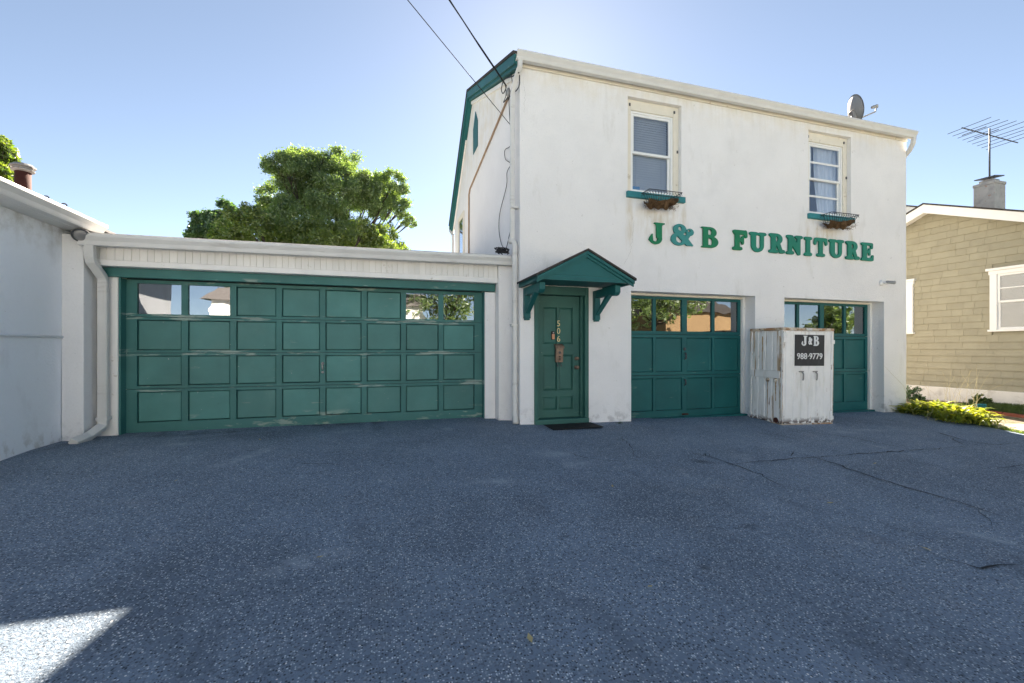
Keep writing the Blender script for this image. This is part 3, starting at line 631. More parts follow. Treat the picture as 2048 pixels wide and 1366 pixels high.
# ================================================================== shop sign letters (outlines from blurred masks)
RES = 120
def letter_mesh(w, sigma, draw, h=.35, thick=.022):
    n = RES; pad = 14; W = int(n*w)+2*pad; H = n+2*pad
    yy, xx = np.mgrid[0:H, 0:W]; x = (xx-pad)/n; y = (yy-pad)/n
    def R(x0, y0, x1, y1): return (x >= x0) & (x <= x1) & (y >= y0) & (y <= y1)
    def E(cx, cy, rx, ry): return ((x-cx)/rx)**2+((y-cy)/ry)**2 <= 1
    def C(x0, y0, x1, y1, r0, r1=None):
        r1 = r0 if r1 is None else r1; dx, dy = x1-x0, y1-y0; t = np.clip(((x-x0)*dx+(y-y0)*dy)/max(1e-9, dx*dx+dy*dy), 0, 1)
        return np.hypot(x-x0-t*dx, y-y0-t*dy) <= r0+(r1-r0)*t
    def P(*pts):
        m = np.zeros_like(x, bool); q = list(pts)
        for (a, b), (c, d) in zip(q, q[1:]+q[:1]):
            cond = ((b > y) != (d > y)) & (x < (c-a)*(y-b)/((d-b) if d != b else 1e-9)+a); m ^= cond
        return m
    m = draw(R, E, C, P).astype(float)
    k = np.exp(-.5*(np.arange(-12, 13)/(sigma*n))**2); k /= k.sum()
    m = np.apply_along_axis(lambda r: np.convolve(r, k, 'same'), 0, m); m = np.apply_along_axis(lambda r: np.convolve(r, k, 'same'), 1, m)
    seg = {}
    def ip(a, b, pa, pb): t = (.5-a)/(b-a); return (round(pa[0]+(pb[0]-pa[0])*t, 4), round(pa[1]+(pb[1]-pa[1])*t, 4))
    I, J = np.where((np.maximum.reduce([m[:-1,:-1], m[1:,:-1], m[:-1,1:], m[1:,1:]]) >= .5) & (np.minimum.reduce([m[:-1,:-1], m[1:,:-1], m[:-1,1:], m[1:,1:]]) < .5))
    for i, j in zip(I, J):
        c = [(j,i),(j+1,i),(j+1,i+1),(j,i+1)]; v = [m[i,j], m[i,j+1], m[i+1,j+1], m[i+1,j]]; ins = [q >= .5 for q in v]; outp = []; inp = []
        for e in range(4):
            f = (e+1) % 4
            if ins[e] and not ins[f]: outp.append(ip(v[e], v[f], c[e], c[f]))
            if not ins[e] and ins[f]: inp.append(ip(v[e], v[f], c[e], c[f]))
        for a, b in zip(inp, outp): seg[a] = b
    cu = bpy.data.curves.new('letter', 'CURVE'); cu.dimensions = '2D'; cu.fill_mode = 'BOTH'; cu.extrude = thick/2; cu.bevel_depth = .003; cu.bevel_resolution = 0
    while seg:
        s0, nx = seg.popitem(); loop = [s0]
        while nx in seg and nx != s0: loop.append(nx); nx = seg.pop(nx)
        loop = loop[::2]
        if len(loop) < 6: continue
        sp = cu.splines.new('POLY'); sp.points.add(len(loop)-1); sp.use_cyclic_u = True
        for q, p in zip(sp.points, loop): q.co = ((p[0]-pad)/n*h, (p[1]-pad)/n*h, 0, 1)
    o = bpy.data.objects.new('l', cu); COL.objects.link(o); bpy.context.view_layer.update()
    me = bpy.data.meshes.new_from_object(o.evaluated_get(bpy.context.evaluated_depsgraph_get())); bpy.data.objects.remove(o)
    return upright(me)
S = .16                                        # stem width
def L_J(R,E,C,P): return R(.42,.30,.70,.99) | R(.30,.955,.86,1.0) | P((.36,1),(.42,.85),(.70,.85),(.80,1)) | ((E(.38,.26,.33,.27) & ~E(.33,.31,.17,.20) & ~R(-.2,.33,.42,1.2))) | P((.0,.20),(.16,.46),(.20,.46),(.22,.18),(.1,.1)) 
def L_B(R,E,C,P): return ((R(.10,.0,.55,1.0) | E(.52,.75,.36,.25) | E(.55,.28,.43,.28)) & ~(E(.50,.76,.10,.15) | R(.38,.63,.5,.90)) & ~(E(.52,.29,.13,.18) | R(.38,.12,.52,.46))) | R(.0,.0,.5,.045) | R(.0,.955,.5,1.0)
def L_A(R,E,C,P):                               # ampersand
    return (((E(.38,.77,.28,.245) & ~E(.39,.78,.085,.13)) | (E(.34,.29,.34,.30) & ~E(.37,.30,.17,.19)) | C(.24,.66,.78,.08,.115,.12) | C(.55,.14,.70,.40,.08,.09)
             | C(.70,.40,.80,.56,.09,.08) | (E(.84,.66,.17,.17) & ~E(.80,.72,.065,.06)) | P((.55,.22),(.72,.03),(1.0,.0),(.72,.38)))) & ~R(.5,-.2,1.2,0)
def ft(C, x0, x1, y=.075, r=.075): return C(x0, y, x1, y, r)
def L_F(R,E,C,P): return R(.17,0.05,.45,.95) | ft(C,.08,.56) | C(.10,.93,.2,.93,.07) | R(.10,.80,.82,1.0) | C(.84,.93,.88,.72,.09,.085) | R(.4,.43,.62,.60) | C(.66,.36,.66,.66,.075)
def L_U(R,E,C,P): return (R(.12,.32,.40,.95) | R(.70,.32,.90,.95) | (E(.51,.33,.39,.33) & ~E(.55,.36,.155,.20)) & ~R(.40,.36,.70,1.2)) | C(.08,.925,.46,.925,.075) | C(.62,.925,.98,.925,.075)
def L_R(R,E,C,P): return ((R(.17,.05,.45,.95) | R(.12,.82,.55,1.0) | E(.52,.73,.34,.27)) & ~(E(.51,.72,.09,.14) | R(.45,.60,.52,.86))) | ft(C,.08,.54) | C(.10,.93,.2,.93,.07) | C(.58,.50,.76,.12,.12,.10) | C(.74,.085,.94,.085,.085)
def L_N(R,E,C,P): return R(.14,.05,.36,.9) | R(.70,.06,.90,.95) | P((.10,1.0),(.40,1.0),(.90,.28),(.90,-.02),(.76,-.02),(.12,.80)) | ft(C,.08,.42) | C(.08,.93,.28,.93,.07) | C(.64,.925,.98,.925,.075)
def L_I(R,E,C,P): return R(.16,.05,.46,.95) | ft(C,.08,.54) | C(.08,.925,.54,.925,.075)
def L_T(R,E,C,P): return R(.34,.05,.62,.95) | ft(C,.24,.72) | R(.06,.82,.90,1.0) | C(.10,.90,.06,.70,.10,.085) | C(.86,.90,.90,.70,.10,.085)
def L_E(R,E,C,P): return R(.15,.0,.42,1.0) | R(.06,.0,.84,.15) | R(.06,.86,.80,1.0) | C(.80,.93,.80,.74,.07,.065) | C(.84,.07,.86,.27,.07,.06) | R(.4,.44,.60,.57) | C(.63,.36,.63,.65,.06) | C(.08,.06,.2,.06,.06) | C(.08,.94,.2,.94,.06)
z35 = 1/3.938
shop = thing('shop_sign', 'raised green letters reading J & B FURNITURE across the white facade', 'sign', (PX(1297, FY), FY-.02, 2.955))
for ch, fn, sg, a, b, m in (('J', L_J, .010, 145, 272, 'letter_green'), ('ampersand', L_A, .012, 322, 500, 'letter_teal'), ('B', L_B, .010, 560, 692, 'letter_green'),
                            ('F', L_F, .028, 805, 922, 'letter_green'), ('U', L_U, .024, 938, 1070, 'letter_mid'), ('R', L_R, .026, 1090, 1217, 'letter_mid'), ('N', L_N, .026, 1228, 1357, 'letter_mid'),
                            ('I', L_I, .028, 1370, 1430, 'letter_mid'), ('T', L_T, .028, 1447, 1552, 'letter_mid'), ('U', L_U, .024, 1563, 1682, 'letter_mid'), ('R', L_R, .026, 1695, 1805, 'letter_mid'), ('E', L_E, .020, 1818, 1915, 'letter_mid')):
    wd = {'J': .86, 'I': .62}.get(ch, 1.0)
    me = letter_mesh(wd, sg, fn)
    X0, X1 = PX(1260+a*z35, FY-.02), PX(1260+b*z35, FY-.02)
    xs = [v.co.x for v in me.vertices]; k = (X1-X0)/(max(xs)-min(xs))
    me.transform(Matrix.Diagonal((k, 1, 1, 1)) @ Matrix.Translation((-min(xs), 0, 0)))
    link('letter', me, M[m], (X0, FY-.022, 2.952+random.uniform(-.006, .006)), shop)

# ================================================================== low garage wing
GY = 6.79; DOORY = 7.15; LX = -3.66
wing = thing('garage_wing', 'low white garage wing with one wide weathered green overhead door', 'building', (-.8, GY, 0))
# pilasters, recessed jamb wall, head
pil = MB(); pil.box(LX+.002, -3.44, 6.74, 7.4, -.3, 2.60); pil.build('pilaster', M['stucco'], wing, bevel=.008)
pil = MB(); pil.box(1.84, MX0-.002, GY, 7.4, -.3, 2.52); pil.build('pilaster', M['stucco'], wing, bevel=.008)
B(-3.438, -3.215, 7.0, 7.4, -.3, 2.14).build('jamb_wall', M['trim'], wing, bevel=.008)
B(1.668, 1.838, 7.0, 7.4, -.3, 2.12).build('jamb_wall', M['stucco'], wing, bevel=.008)
B(-3.43, 1.83, 6.96, 7.05, 2.13, 2.248).build('door_header', M['green_old'], wing, bevel=.008)
B(-3.43, 1.838, 6.83, 7.06, 2.25, 2.325).build('fascia_trim', M['trim'], wing, bevel=.008)
B(-3.43, 1.838, 6.87, 7.40, 2.326, 2.56).build('fascia_backing', M['cream'], wing)
bm_ = {}
x = -3.425
while x < 1.83:                                # tongue-and-groove fascia boards
    w = min(random.choice([.078, .082, .086, .09]), 1.836-x)
    if w > .02:
        k = round(w, 3)
        if k not in bm_:
            t = MB(); t.prism([(0,0), (.002,-.006), (k-.0035,-.006), (k-.0015,0)], 'z', 0, .225); bm_[k] = t.mesh('board'); bm_[k].materials.append(M['trim'])
        link('board', bm_[k], None, (x, 6.868-random.uniform(0,.003), 2.328), wing)
    x += w
# sloping gutter (falls to the left downspout)
gz0, gz1 = 2.598, 2.648
g = MB(); pr = gutter_profile(.125, .135); n = len(pr); xa, xb = -3.47, 2.045
vs = [(X, 6.74-o, zz+z) for X, zz in ((xa, gz0), (xb, gz1)) for o, z in pr]
g.add(vs, [(i, (i+1) % n, n+(i+1) % n, n+i) for i in range(n)] + [tuple(range(n))[::-1], tuple(range(n, 2*n))]); g.build('gutter', M['gutter'], wing, bevel=.003)
B(-3.43, 2.06, 6.742, 6.866, 2.545, 2.565).build('soffit', M['gutter'], wing)
for X in (-3.1, -2.2, -1.3, -.4, .5, 1.4): B(X, X+.018, 6.615, 6.74, lerp(X, [xa, xb], [gz0, gz1])+.001, lerp(X, [xa, xb], [gz0, gz1])+.005).build('gutter_strap', M['gutter'], wing)
rr = MB(); rr.hexa([(-3.5,6.70,2.60),(2.06,6.70,2.645),(2.06,9.0,3.10),(-3.5,9.0,3.08),(-3.5,6.70,2.625),(2.06,6.70,2.67),(2.06,9.0,3.13),(-3.5,9.0,3.115)])
rr.hexa([(-3.5,9.0,3.08),(2.06,9.0,3.10),(2.06,13,2.9),(-3.5,13,2.9),(-3.5,9.0,3.115),(2.06,9.0,3.13),(2.06,13,2.93),(-3.5,13,2.93)]); rr.build('roof', M['membrane'], wing)
B(-3.5, 2.06, 12.9, 13.0, -.3, 2.9).build('rear_wall', M['stucco'], wing)
# left downspout with kick-out
d = MB(); yd = 6.92
d.tube([(-3.36, 6.70, 2.50), (-3.36, 6.71, 2.33), (-3.36, 6.73, 2.28), (-3.335, 6.90, 2.12), (-3.33, yd, 2.06), (-3.33, yd, .28), (-3.335, yd-.01, .22), (-3.38, yd-.20, .13), (-3.42, yd-.42, .10)], .05, rect=(.098, .075)); d.build('downspout', M['gutter'], wing, bevel=.01)
for k in range(5): B(-3.366+k*.018, -3.362+k*.018, yd-.0405, yd-.037, .30, 2.02).build('flute', M['gutter'], wing)
B(-3.39, -3.27, yd-.045, yd+.07, .30, .335).build('strap', M['gutter'], wing)
# overhead door 16 x 7 ft
oy = DOORY; ox0, ox1 = -3.205, 1.662
od = B(ox0-.002, ox1+.002, oy+.05, oy+.07, .04, 2.16).build('overhead_door', M['groove'], wing)  # black-coloured slab behind the panels, put in for dark gap lines
B(ox0-.008, ox0+.012, 7.02, oy-.004, .04, 2.128).build('door_stop', M['green_old'], od); B(ox1-.010, ox1+.004, 7.02, oy-.004, .04, 2.128).build('door_stop', M['green_old'], od)
cols = [(-3.07+k*(.505+.0793), -3.07+k*(.505+.0793)+.505) for k in range(8)]
rows = [(1.672, 2.080), (1.185, 1.592), (.705, 1.108), (.215, .620)]
secs = [(1.634, 2.128), (1.149, 1.628), (.666, 1.143), (.060, .660)]
pmesh = {}
for k, ((r0, r1), (s0, s1)) in enumerate(zip(rows, secs)):
    mb = MB(); mb.sheet([ox0, ox1], [s0, s1], [(a, b, r0, r1) for a, b in cols], lambda u, v, d: (u, oy+d, v), .034)
    for z in (s0, s1): mb.quad((ox0,oy,z),(ox1,oy,z),(ox1,oy+.04,z),(ox0,oy+.04,z))
    mb.build('door_section', M['green_old'], od, bevel=.004)
    for c, (a, b) in enumerate(cols):
        if k == 0 and c in (0, 1, 6, 7):
            B(a, b, oy+.022, oy+.026, r0, r1).build('pane', M['glass_garage'], od)
        else:
            h = round(r1-r0, 3)
            if h not in pmesh:
                w, t = .505, .014; p = MB()
                e_ = .006; p.add([(e_,.022,e_),(w-e_,.022,e_),(w-e_,.022,h-e_),(e_,.022,h-e_),(t,.014,t),(w-t,.014,t),(w-t,.014,h-t),(t,.014,h-t)], [(0,1,5,4),(1,2,6,5),(2,3,7,6),(3,0,4,7),(4,5,6,7)])
                pmesh[h] = p.mesh('panel'); pmesh[h].materials.append(M['green_panel'])
            link('panel', pmesh[h], None, (a, oy+random.uniform(0,.004), r0), od)
    for c in range(7):                         # astragal beads beside the stiles at each section joint
        if k: B(cols[c][1]+.012, cols[c][1]+.067, oy-.004, oy-.0005, s1-.034, s1-.022).build('hinge_plate', M['green_old'], od)
hx = (cols[3][1]+cols[4][0])/2
h = MB(); h.tube([(hx,oy-.002,.985),(hx,oy-.035,.975),(hx,oy-.04,.92),(hx,oy-.02,.90)], .011, n=8); h.lathe([(.022,0),(.022,.008),(.01,.012)], (hx, oy, .985), (0,-1,0), 12); h.build('handle', M['galv'], od, smooth=True)
h = MB(); h.lathe([(.02,0),(.02,.008),(.008,.012)], (hx, oy, .855), (0,-1,0), 12); h.build('lock', M['galv'], od, smooth=True)
B(hx-.07, hx+.07, oy-.03, oy-.001, .135, .165).build('lift_handle', M['green_old'], od, bevel=.008)

# ================================================================== left building
left = thing('left_building', 'long white stucco side wall with grey gutter at the left edge', 'building', (LX, 5, 0))
lw = MB(); lw.sheet(list(np.linspace(4.6, 11, 16)), list(np.linspace(-.6, 2.72, 8)), [], lambda u, v, d: (LX+.006*math.sin(u*1.7+v), u, v))
lw.build('side_wall', M['stucco_left'], left)
B(-10, LX-.01, 4.58, 4.68, -.6, 2.72).build('front_wall', M['stucco_left'], left); B(-10, LX-.01, 11, 11.1, -.6, 2.72).build('rear_wall', M['stucco_left'], left)
rl = MB(); rl.hexa([(-3.46,4.3,2.765),(-3.46,11.3,2.765),(-8.2,11.3,4.65),(-8.2,4.3,4.65),(-3.46,4.3,2.80),(-3.46,11.3,2.80),(-8.2,11.3,4.69),(-8.2,4.3,4.69)])
rl.hexa([(-8.2,4.3,4.65),(-8.2,11.3,4.65),(-13,11.3,2.77),(-13,4.3,2.77),(-8.2,4.3,4.69),(-8.2,11.3,4.69),(-13,11.3,2.8),(-13,4.3,2.8)]); rl.build('roof', M['shingle_grey'], left)
B(LX-.02, -3.47, 4.35, 7.0, 2.655, 2.675).build('soffit', M['gutter'], left)
B(-3.495, -3.468, 4.35, 7.0, 2.66, 2.762).build('fascia', M['trim'], left)
MB().prism([(-3.467+o*.95, 2.785+z) for o, z in gutter_profile(.165, .13)], 'y', 4.35, 6.99).build('gutter', M['gutter'], left, bevel=.003)
cd = MB(); cd.tube([(LX+.02, 4.7, 1.345), (LX+.02, 6.72, 1.345)], .016, n=8); cd.build('conduit', M['stucco_left'], left, smooth=True)
vp = MB(); c = (PX(46, 9), 9, 3.2)
vp.lathe([(.095,0),(.095,.84)], c, n=18); vo = thing('vent_pipe', 'rusty red flue pipe with flared metal cap on left roof', 'vent pipe', (c[0], c[1], 3.5))
vp.build('pipe', M['rust'], vo, smooth=True)
vp = MB(); vp.lathe([(.10,.80),(.135,.815),(.14,.835),(.115,.85),(.115,.868),(.150,.876),(.150,.89),(.11,.925),(.04,.935)], c, n=18); vp.build('cap', M['galv'], vo)
rb = MB(); a, b = at(92, 398, 8.2), at(128, 413, 8.2)
rb.tube([a, b], .012, n=6)
for q in (a, b): rb.tube([Vector(q)+Vector((math.cos(t)*.035, 0, math.sin(t)*.035+.01)) for t in np.linspace(0, 5.5, 10)], .010, n=6)
tag(rb.build('snow_bar', M['metal_dark']), 'short dark metal bar with curled ends on the left roof', 'roof bar')
# flood lamp under the corner of the two gutters
fc = Vector(at(162, 471, 6.62)); fl = thing('flood_lamp', 'round unlit flood lamp under the corner where two gutters meet', 'lamp', tuple(fc))
q = MB(); axd = (.25, -.75, -.62); q.lathe([(.02,-.10),(.045,-.07),(.085,-.015),(.092,0),(.088,.006),(.075,.002)], fc, axd, 24); q.build('housing', M['metal_dark'], fl, smooth=True)
q = MB(); q.lathe([(.076,.0),(.06,.012),(.03,.018)], fc, axd, 24); q.build('lens', M['galv'], fl, smooth=True)
q = MB(); q.tube([fc-Vector(axd)*.08, fc+Vector((-.01,.07,.10)), fc+Vector((-.01,.10,.11))], .022, n=8); q.build('arm', M['rust'], fl)

# ================================================================== white cabinet
cab = thing('metal_cabinet', 'rust-streaked white metal cabinet with black phone-number sign before the garage doors', 'cabinet', (6.345, 5.69, -.085))
W, D, Hh = 1.045, .71, 1.64
def cb(name, mb, m, bevel=.004, parent=None, smooth=False):
    parent = parent or cab
    v = np.array(mb.v); c = (v.min(0)+v.max(0))/2
    mb.v = [tuple(p) for p in (v-c)]; o = bpy.data.objects.new(name, mb.mesh(name)); COL.objects.link(o); o.data.materials.append(M[m])
    o.location = Vector(c)-(LOC.get(parent, Vector((0,0,0)))); LOC[o] = Vector(c); o.parent = parent
    if smooth:
        for p in o.data.polygons: p.use_smooth = True
    if bevel: md = o.modifiers.new('bevel', 'BEVEL'); md.width = bevel; md.segments = 2; md.limit_method = 'ANGLE'
    return o
LOC = {}
cb('body', B(.02, W-.02, .03, D, .03, Hh-.02), 'cabinet')
cb('base_rail', B(-.004, W+.004, -.004, D, 0, .05), 'cabinet_rust', .008)
cb('top_rail', B(-.004, W+.004, -.006, D, Hh-.045, Hh), 'cabinet_rust', .008)
for x in (0, W-.05): cb('corner_post', B(x, x+.05, -.002, .05, .05, Hh-.045), 'cabinet', .008)
cb('corner_post', B(0, .05, D-.05, D-.001, .05, Hh-.045), 'cabinet', .008)
for x_, y_ in ((.004, -.0035), (W-.012, -.0035)): cb('rust_edge', B(x_, x_+.008, y_, y_+.001, .06, Hh-.06), 'cabinet_rust', 0)
cb('rust_edge', B(-.0015, -.0005, .03, .042, .06, Hh-.06), 'cabinet_rust', 0)
for a, b in ((.055, W/2-.002), (W/2+.002, W-.055)):
    p = MB(); n = 3; w = (b-a)/n                # ribbed door leaf
    pr = []
    for k in range(n): pr += [(a+k*w, .008), (a+k*w+.012, -.004), (a+(k+1)*w-.012, -.004), (a+(k+1)*w-.002, .008)]
    pr += [(b, .008), (b, .028), (a, .028)]
    p.prism(pr, 'z', .058, Hh-.052); dl = cb('door_leaf', p, 'cabinet', 0)
    hx_ = W/2-.14 if a < .1 else W/2+.14
    hd = MB(); hd.box(hx_-.055, hx_+.03, -.022, -.006, .905, .925); hd.tube([(hx_, -.012, .905), (hx_, -.04, .88), (hx_, -.04, .80), (hx_+.02, -.015, .775)], .011, n=8)
    cb('handle', hd, 'galv', 0, dl)
cb('sign_board', B(.235, .835, -.012, -.0045, 1.01, 1.525), 'sign_black', 0)
def ctext(s, size, x, z, bold, name='sign_text'):
    me = upright(text_mesh(s, size, .0015, bold)); o = bpy.data.objects.new(name, me); COL.objects.link(o); me.materials.append(M['sign_white']); o.location = (x, -.0145, z); o.parent = cab; return o
ctext('988·9779', .14, .535, 1.165, .0015)
for fn, wd, x0, x1 in ((L_J, .86, .355, .475), (L_B, 1.0, .60, .715), (L_A, 1.0, .497, .575)):
    me = letter_mesh(wd, .012, fn, .16 if fn != L_A else .12, .002); xs = [v.co.x for v in me.vertices]; k = (x1-x0)/(max(xs)-min(xs))
    me.transform(Matrix.Diagonal((k, 1, 1, 1)) @ Matrix.Translation((-min(xs), 0, 0))); me.materials.append(M['sign_white'])
    o = bpy.data.objects.new('sign_letter', me); COL.objects.link(o); o.location = (x0, -.0185, 1.345 if fn != L_A else 1.365); o.parent = cab
for x, z in ((.03, 1.40), (W-.045, 1.38), (W-.05, .10), (.03, .09)):
    hg = MB(); hg.box(x-.03, x+.045, -.022, -.005, z, z+.065); hg.box(x-.03, x+.01, -.022, -.005, z+.07, z+.15); cb('hinge', hg, 'cabinet', .005)
# left side panels: recessed plates, rail, rust runs
cb('side_rail', B(-.012, .02, .05, D-.05, .80, .92), 'cabinet', .005)
for z0, z1 in ((.06, .795), (.925, Hh-.05)):
    p = MB(); pr = []; n = 4; w = (D-.11)/n
    for k in range(n): pr += [(.012, .055+k*w), (.004, .055+k*w+.02), (.004, .055+(k+1)*w-.02), (.012, .055+(k+1)*w-.004)]
    pr += [(.012, D-.055), (.03, D-.055), (.03, .055)]
    p.prism(pr, 'z', z0, z1); cb('side_panel', p, 'cabinet', 0)
for y, z0, z1, w in ((.42, .93, 1.50, .026), (.30, .10, .76, .022), (.13, .42, .80, .03), (.055, .30, 1.5, .02), (.20, .1, .5, .012)):
    p = MB(); n = 14; vs_ = []
    for i in range(n+1):
        t = i/n; ww = w*(1-.6*t)*random.uniform(.6, 1.15); zz = z1-(z1-z0)*t; yc = y+random.uniform(-.003, .003); vs_ += [(-.0005, yc-ww/2, zz), (-.0005, yc+ww/2, zz)]
    p.add(vs_, [(2*i, 2*i+1, 2*i+3, 2*i+2) for i in range(n)]); cb('rust_run', p, 'rust_streak', 0)
for y in (.30, .14):
    p = MB(); p.lathe([(.035,0),(.035,.012),(.018,.02),(.016,.03)], (.004, y, .76), (-1,0,0), 14); cb('spout', p, 'cabinet_rust', 0, smooth=True)
p = MB(); p.lathe([(.045,0),(.045,.01),(.03,.012)], (.004, .12, .10), (-1,0,0), 16); cb('plug', p, 'rust', 0)
cab.rotation_euler = (rad(.4), rad(.5), rad(-3.2))

# ================================================================== small things on the building
# mailbox, bell
mc = (ncx+.0, ly-.06, lz1-.475*LH)
mb_t = thing('mailbox', 'small bronze mailbox with hooks on the green front door', 'mailbox', (mc[0], mc[1], mc[2]-.2))
q = MB(); q.prism([(mc[1]+.05, mc[2]-.135), (mc[1]-.005, mc[2]-.135), (mc[1]-.025, mc[2]+.09), (mc[1]+.05, mc[2]+.12)], 'x', mc[0]-.058, mc[0]+.062); q.build('box', M['bronze'], mb_t, bevel=.006)
q = MB(); q.prism([(mc[1]+.052, mc[2]+.155), (mc[1]-.02, mc[2]+.125), (mc[1]-.042, mc[2]+.085), (mc[1]-.03, mc[2]+.085), (mc[1]+.052, mc[2]+.122)], 'x', mc[0]-.07, mc[0]+.074); q.build('lid', M['bronze'], mb_t, bevel=.004)
q = MB(); q.lathe([(.022,0),(.022,.006),(.01,.010)], (mc[0], mc[1]-.014, mc[2]+.02), (0,-1,0), 14); q.build('emblem', M['metal_dark'], mb_t, smooth=True)
for k in (-.035, -.06, -.085): B(mc[0]-.014, mc[0]+.014, mc[1]-.022, mc[1]-.004, mc[2]+k-.018, mc[2]+k-.002).build('slot', M['groove'], mb_t)
for dx in (-.03, .035):
    q = MB(); q.tube([(mc[0]+dx, mc[1]+.03, mc[2]-.12), (mc[0]+dx, mc[1]+.01, mc[2]-.175), (mc[0]+dx, mc[1]-.015, mc[2]-.205), (mc[0]+dx-.012, mc[1]-.04, mc[2]-.20), (mc[0]+dx-.014, mc[1]-.04, mc[2]-.175)], .006, n=6); q.build('hook', M['metal_dark'], mb_t, smooth=True)
bt = thing('doorbell', 'copper-coloured video doorbell plate on the green front door', 'doorbell', (cs[0][0]+.155, ly, lz1-.365*LH))
bxx, bzz = cs[0][0]+.168, lz1-.325*LH
B(bxx-.028, bxx+.028, ly-.012, ly+.006, bzz-.066, bzz+.066).build('plate', M['groove'], bt, bevel=.005); B(bxx-.020, bxx+.024, ly-.016, ly-.0125, bzz-.06, bzz+.022).build('face', M['bell'], bt, bevel=.003)
q = MB(); q.lathe([(.012,0),(.010,.005)], (bxx+.004, ly-.0125, bzz+.043), (0,-1,0), 12); q.build('lens', M['dish'], bt)
# hanging wire planters
def planter(X0, X1, zt, label):
    t = thing('wire_planter', label, 'planter', ((X0+X1)/2, FY-.12, zt-.2), 'wire planters under the upstairs windows')
    q = MB(); r = .004; y0, y1 = FY-.06, FY-.285; dz = .15
    top = [(X0,y0,zt),(X1,y0,zt),(X1,y1,zt),(X0,y1,zt),(X0,y0,zt)]; bot = [(X0+.07,y0,zt-dz),(X1-.07,y0,zt-dz),(X1-.09,y1+.06,zt-dz),(X0+.09,y1+.06,zt-dz),(X0+.07,y0,zt-dz)]
    q.tube(top, .0055, n=6); q.tube(bot, r, n=6)
    n = 11
    for e in range(4):
        if e == 0: continue
        m_ = n if e == 2 else 4
        for k in range(m_):
            a = Vector(top[e]).lerp(Vector(top[e+1]), k/m_); b = Vector(bot[e]).lerp(Vector(bot[e+1]), k/m_); c = Vector(top[e]).lerp(Vector(top[e+1]), (k+1)/m_)
            q.tube([a, b], r*.8, n=5); mid = (a+c)/2-Vector((0,0,.045)); q.tube([a+Vector((0,0,-.05)), (a+c)/2-Vector((0,0,.004)), c+Vector((0,0,-.05))], r*.7, n=5)
    q.build('basket', M['wire'], t)
    q = MB(); vs_ = []; nu, nv = 36, 12
    for j in range(nv+1):
        for i in range(nu+1):
            u, v = i/nu, j/nv; a = math.pi*v
            x = X0+.02+(X1-X0-.04)*u; rr_ = (.11+.022*math.sin(u*9+v*3)+.016*math.sin(u*23+v*11)+.010*random.uniform(-1, 1))*(.45+.55*math.sin(math.pi*min(1, max(0, u*.92+.04)))**.5)
            vs_.append((x, FY-.165+rr_*math.cos(a)*.92, zt-dz+.03-.04*math.sin(u*5)-rr_*math.sin(a)*1.05))
    q.add(vs_, [(j*(nu+1)+i, j*(nu+1)+i+1, (j+1)*(nu+1)+i+1, (j+1)*(nu+1)+i) for j in range(nv) for i in range(nu)])
    q.build('liner', M['coir'], t)
    q = MB()
    for k in range(420):                       # loose coir fibres
        u = random.random(); a = random.uniform(0, math.pi); x = X0+.03+(X1-X0-.06)*u; rr_ = .105
        c = Vector((x, FY-.165+rr_*math.cos(a), zt-dz+.02-rr_*math.sin(a))); dd = Vector((random.gauss(0,1), random.gauss(0,1), random.gauss(-.3,1))).normalized()
        q.tube([c-dd*.02, c+dd*random.uniform(.02,.05)], .0018, n=3, cap=False)
    tag(q.build('fibre', M['coir'], t), kind='stuff')
planter(PX(1283, FY-.06), PX(1347, FY-.06), 3.742, 'wire basket planter with brown coir under the window with blinds')
planter(PX(1641, FY-.06), PX(1694, FY-.06), 3.725, 'wire basket planter with brown coir under the window with curtains')
# security camera
sc_ = Vector((PX(1762, FY), FY, PZ(1762, 566, FY))); t = thing('security_camera', 'white bullet security camera on the facade right of the lettering', 'camera', tuple(sc_))
q = MB(); q.lathe([(.055,0),(.055,.012),(.042,.03),(.02,.04)], sc_, (0,-1,0), 18); q.build('base', M['vinyl'], t, smooth=True)
q = MB(); q.tube([sc_+Vector((0,-.035,0)), sc_+Vector((.03,-.07,-.01)), sc_+Vector((.05,-.09,0))], .014, n=8); q.build('arm', M['vinyl'], t, smooth=True)
q = MB(); q.lathe([(.020,-.05),(.030,-.045),(.031,.07),(.034,.072),(.034,.10),(.028,.10),(.024,.09)], sc_+Vector((.075,-.10,.005)), (.8,-.55,-.12), 18); q.build('barrel', M['dish'], t, smooth=True)
# satellite dish on the front eave
dl = Vector((9.02, 6.46, 5.63)); t = thing('satellite_dish', 'grey satellite dish with feed arm above the front gutter', 'satellite dish', tuple(dl))
aim = Vector((math.sin(rad(113))*math.cos(rad(14)), math.cos(rad(113))*math.cos(rad(14)), math.sin(rad(14)))); dc = dl+Vector((.03, 0, .32))
u_ = Vector((0,0,1)); u_ = (u_-aim*u_.dot(aim)).normalized(); w_ = aim.cross(u_); q = MB(); vs_ = []; nr, na = 8, 32
for side_ in (0, 1):
    for i in range(nr+1):
        for k in range(na):
            r = i/nr; a = 2*math.pi*k/na; vs_.append(dc+w_*math.cos(a)*r*.235+u_*math.sin(a)*r*.275+aim*(.055*r*r-.03-.006*side_))
fs = []
for s_ in (0, 1):
    o_ = s_*(nr+1)*na; fs += [(o_+i*na+k, o_+i*na+(k+1) % na, o_+(i+1)*na+(k+1) % na, o_+(i+1)*na+k) for i in range(nr) for k in range(na)]
o_ = (nr+1)*na; fs += [(nr*na+k, nr*na+(k+1) % na, o_+nr*na+(k+1) % na, o_+nr*na+k) for k in range(na)]
q.add(vs_, fs); q.build('reflector', M['dish'], t, smooth=True)
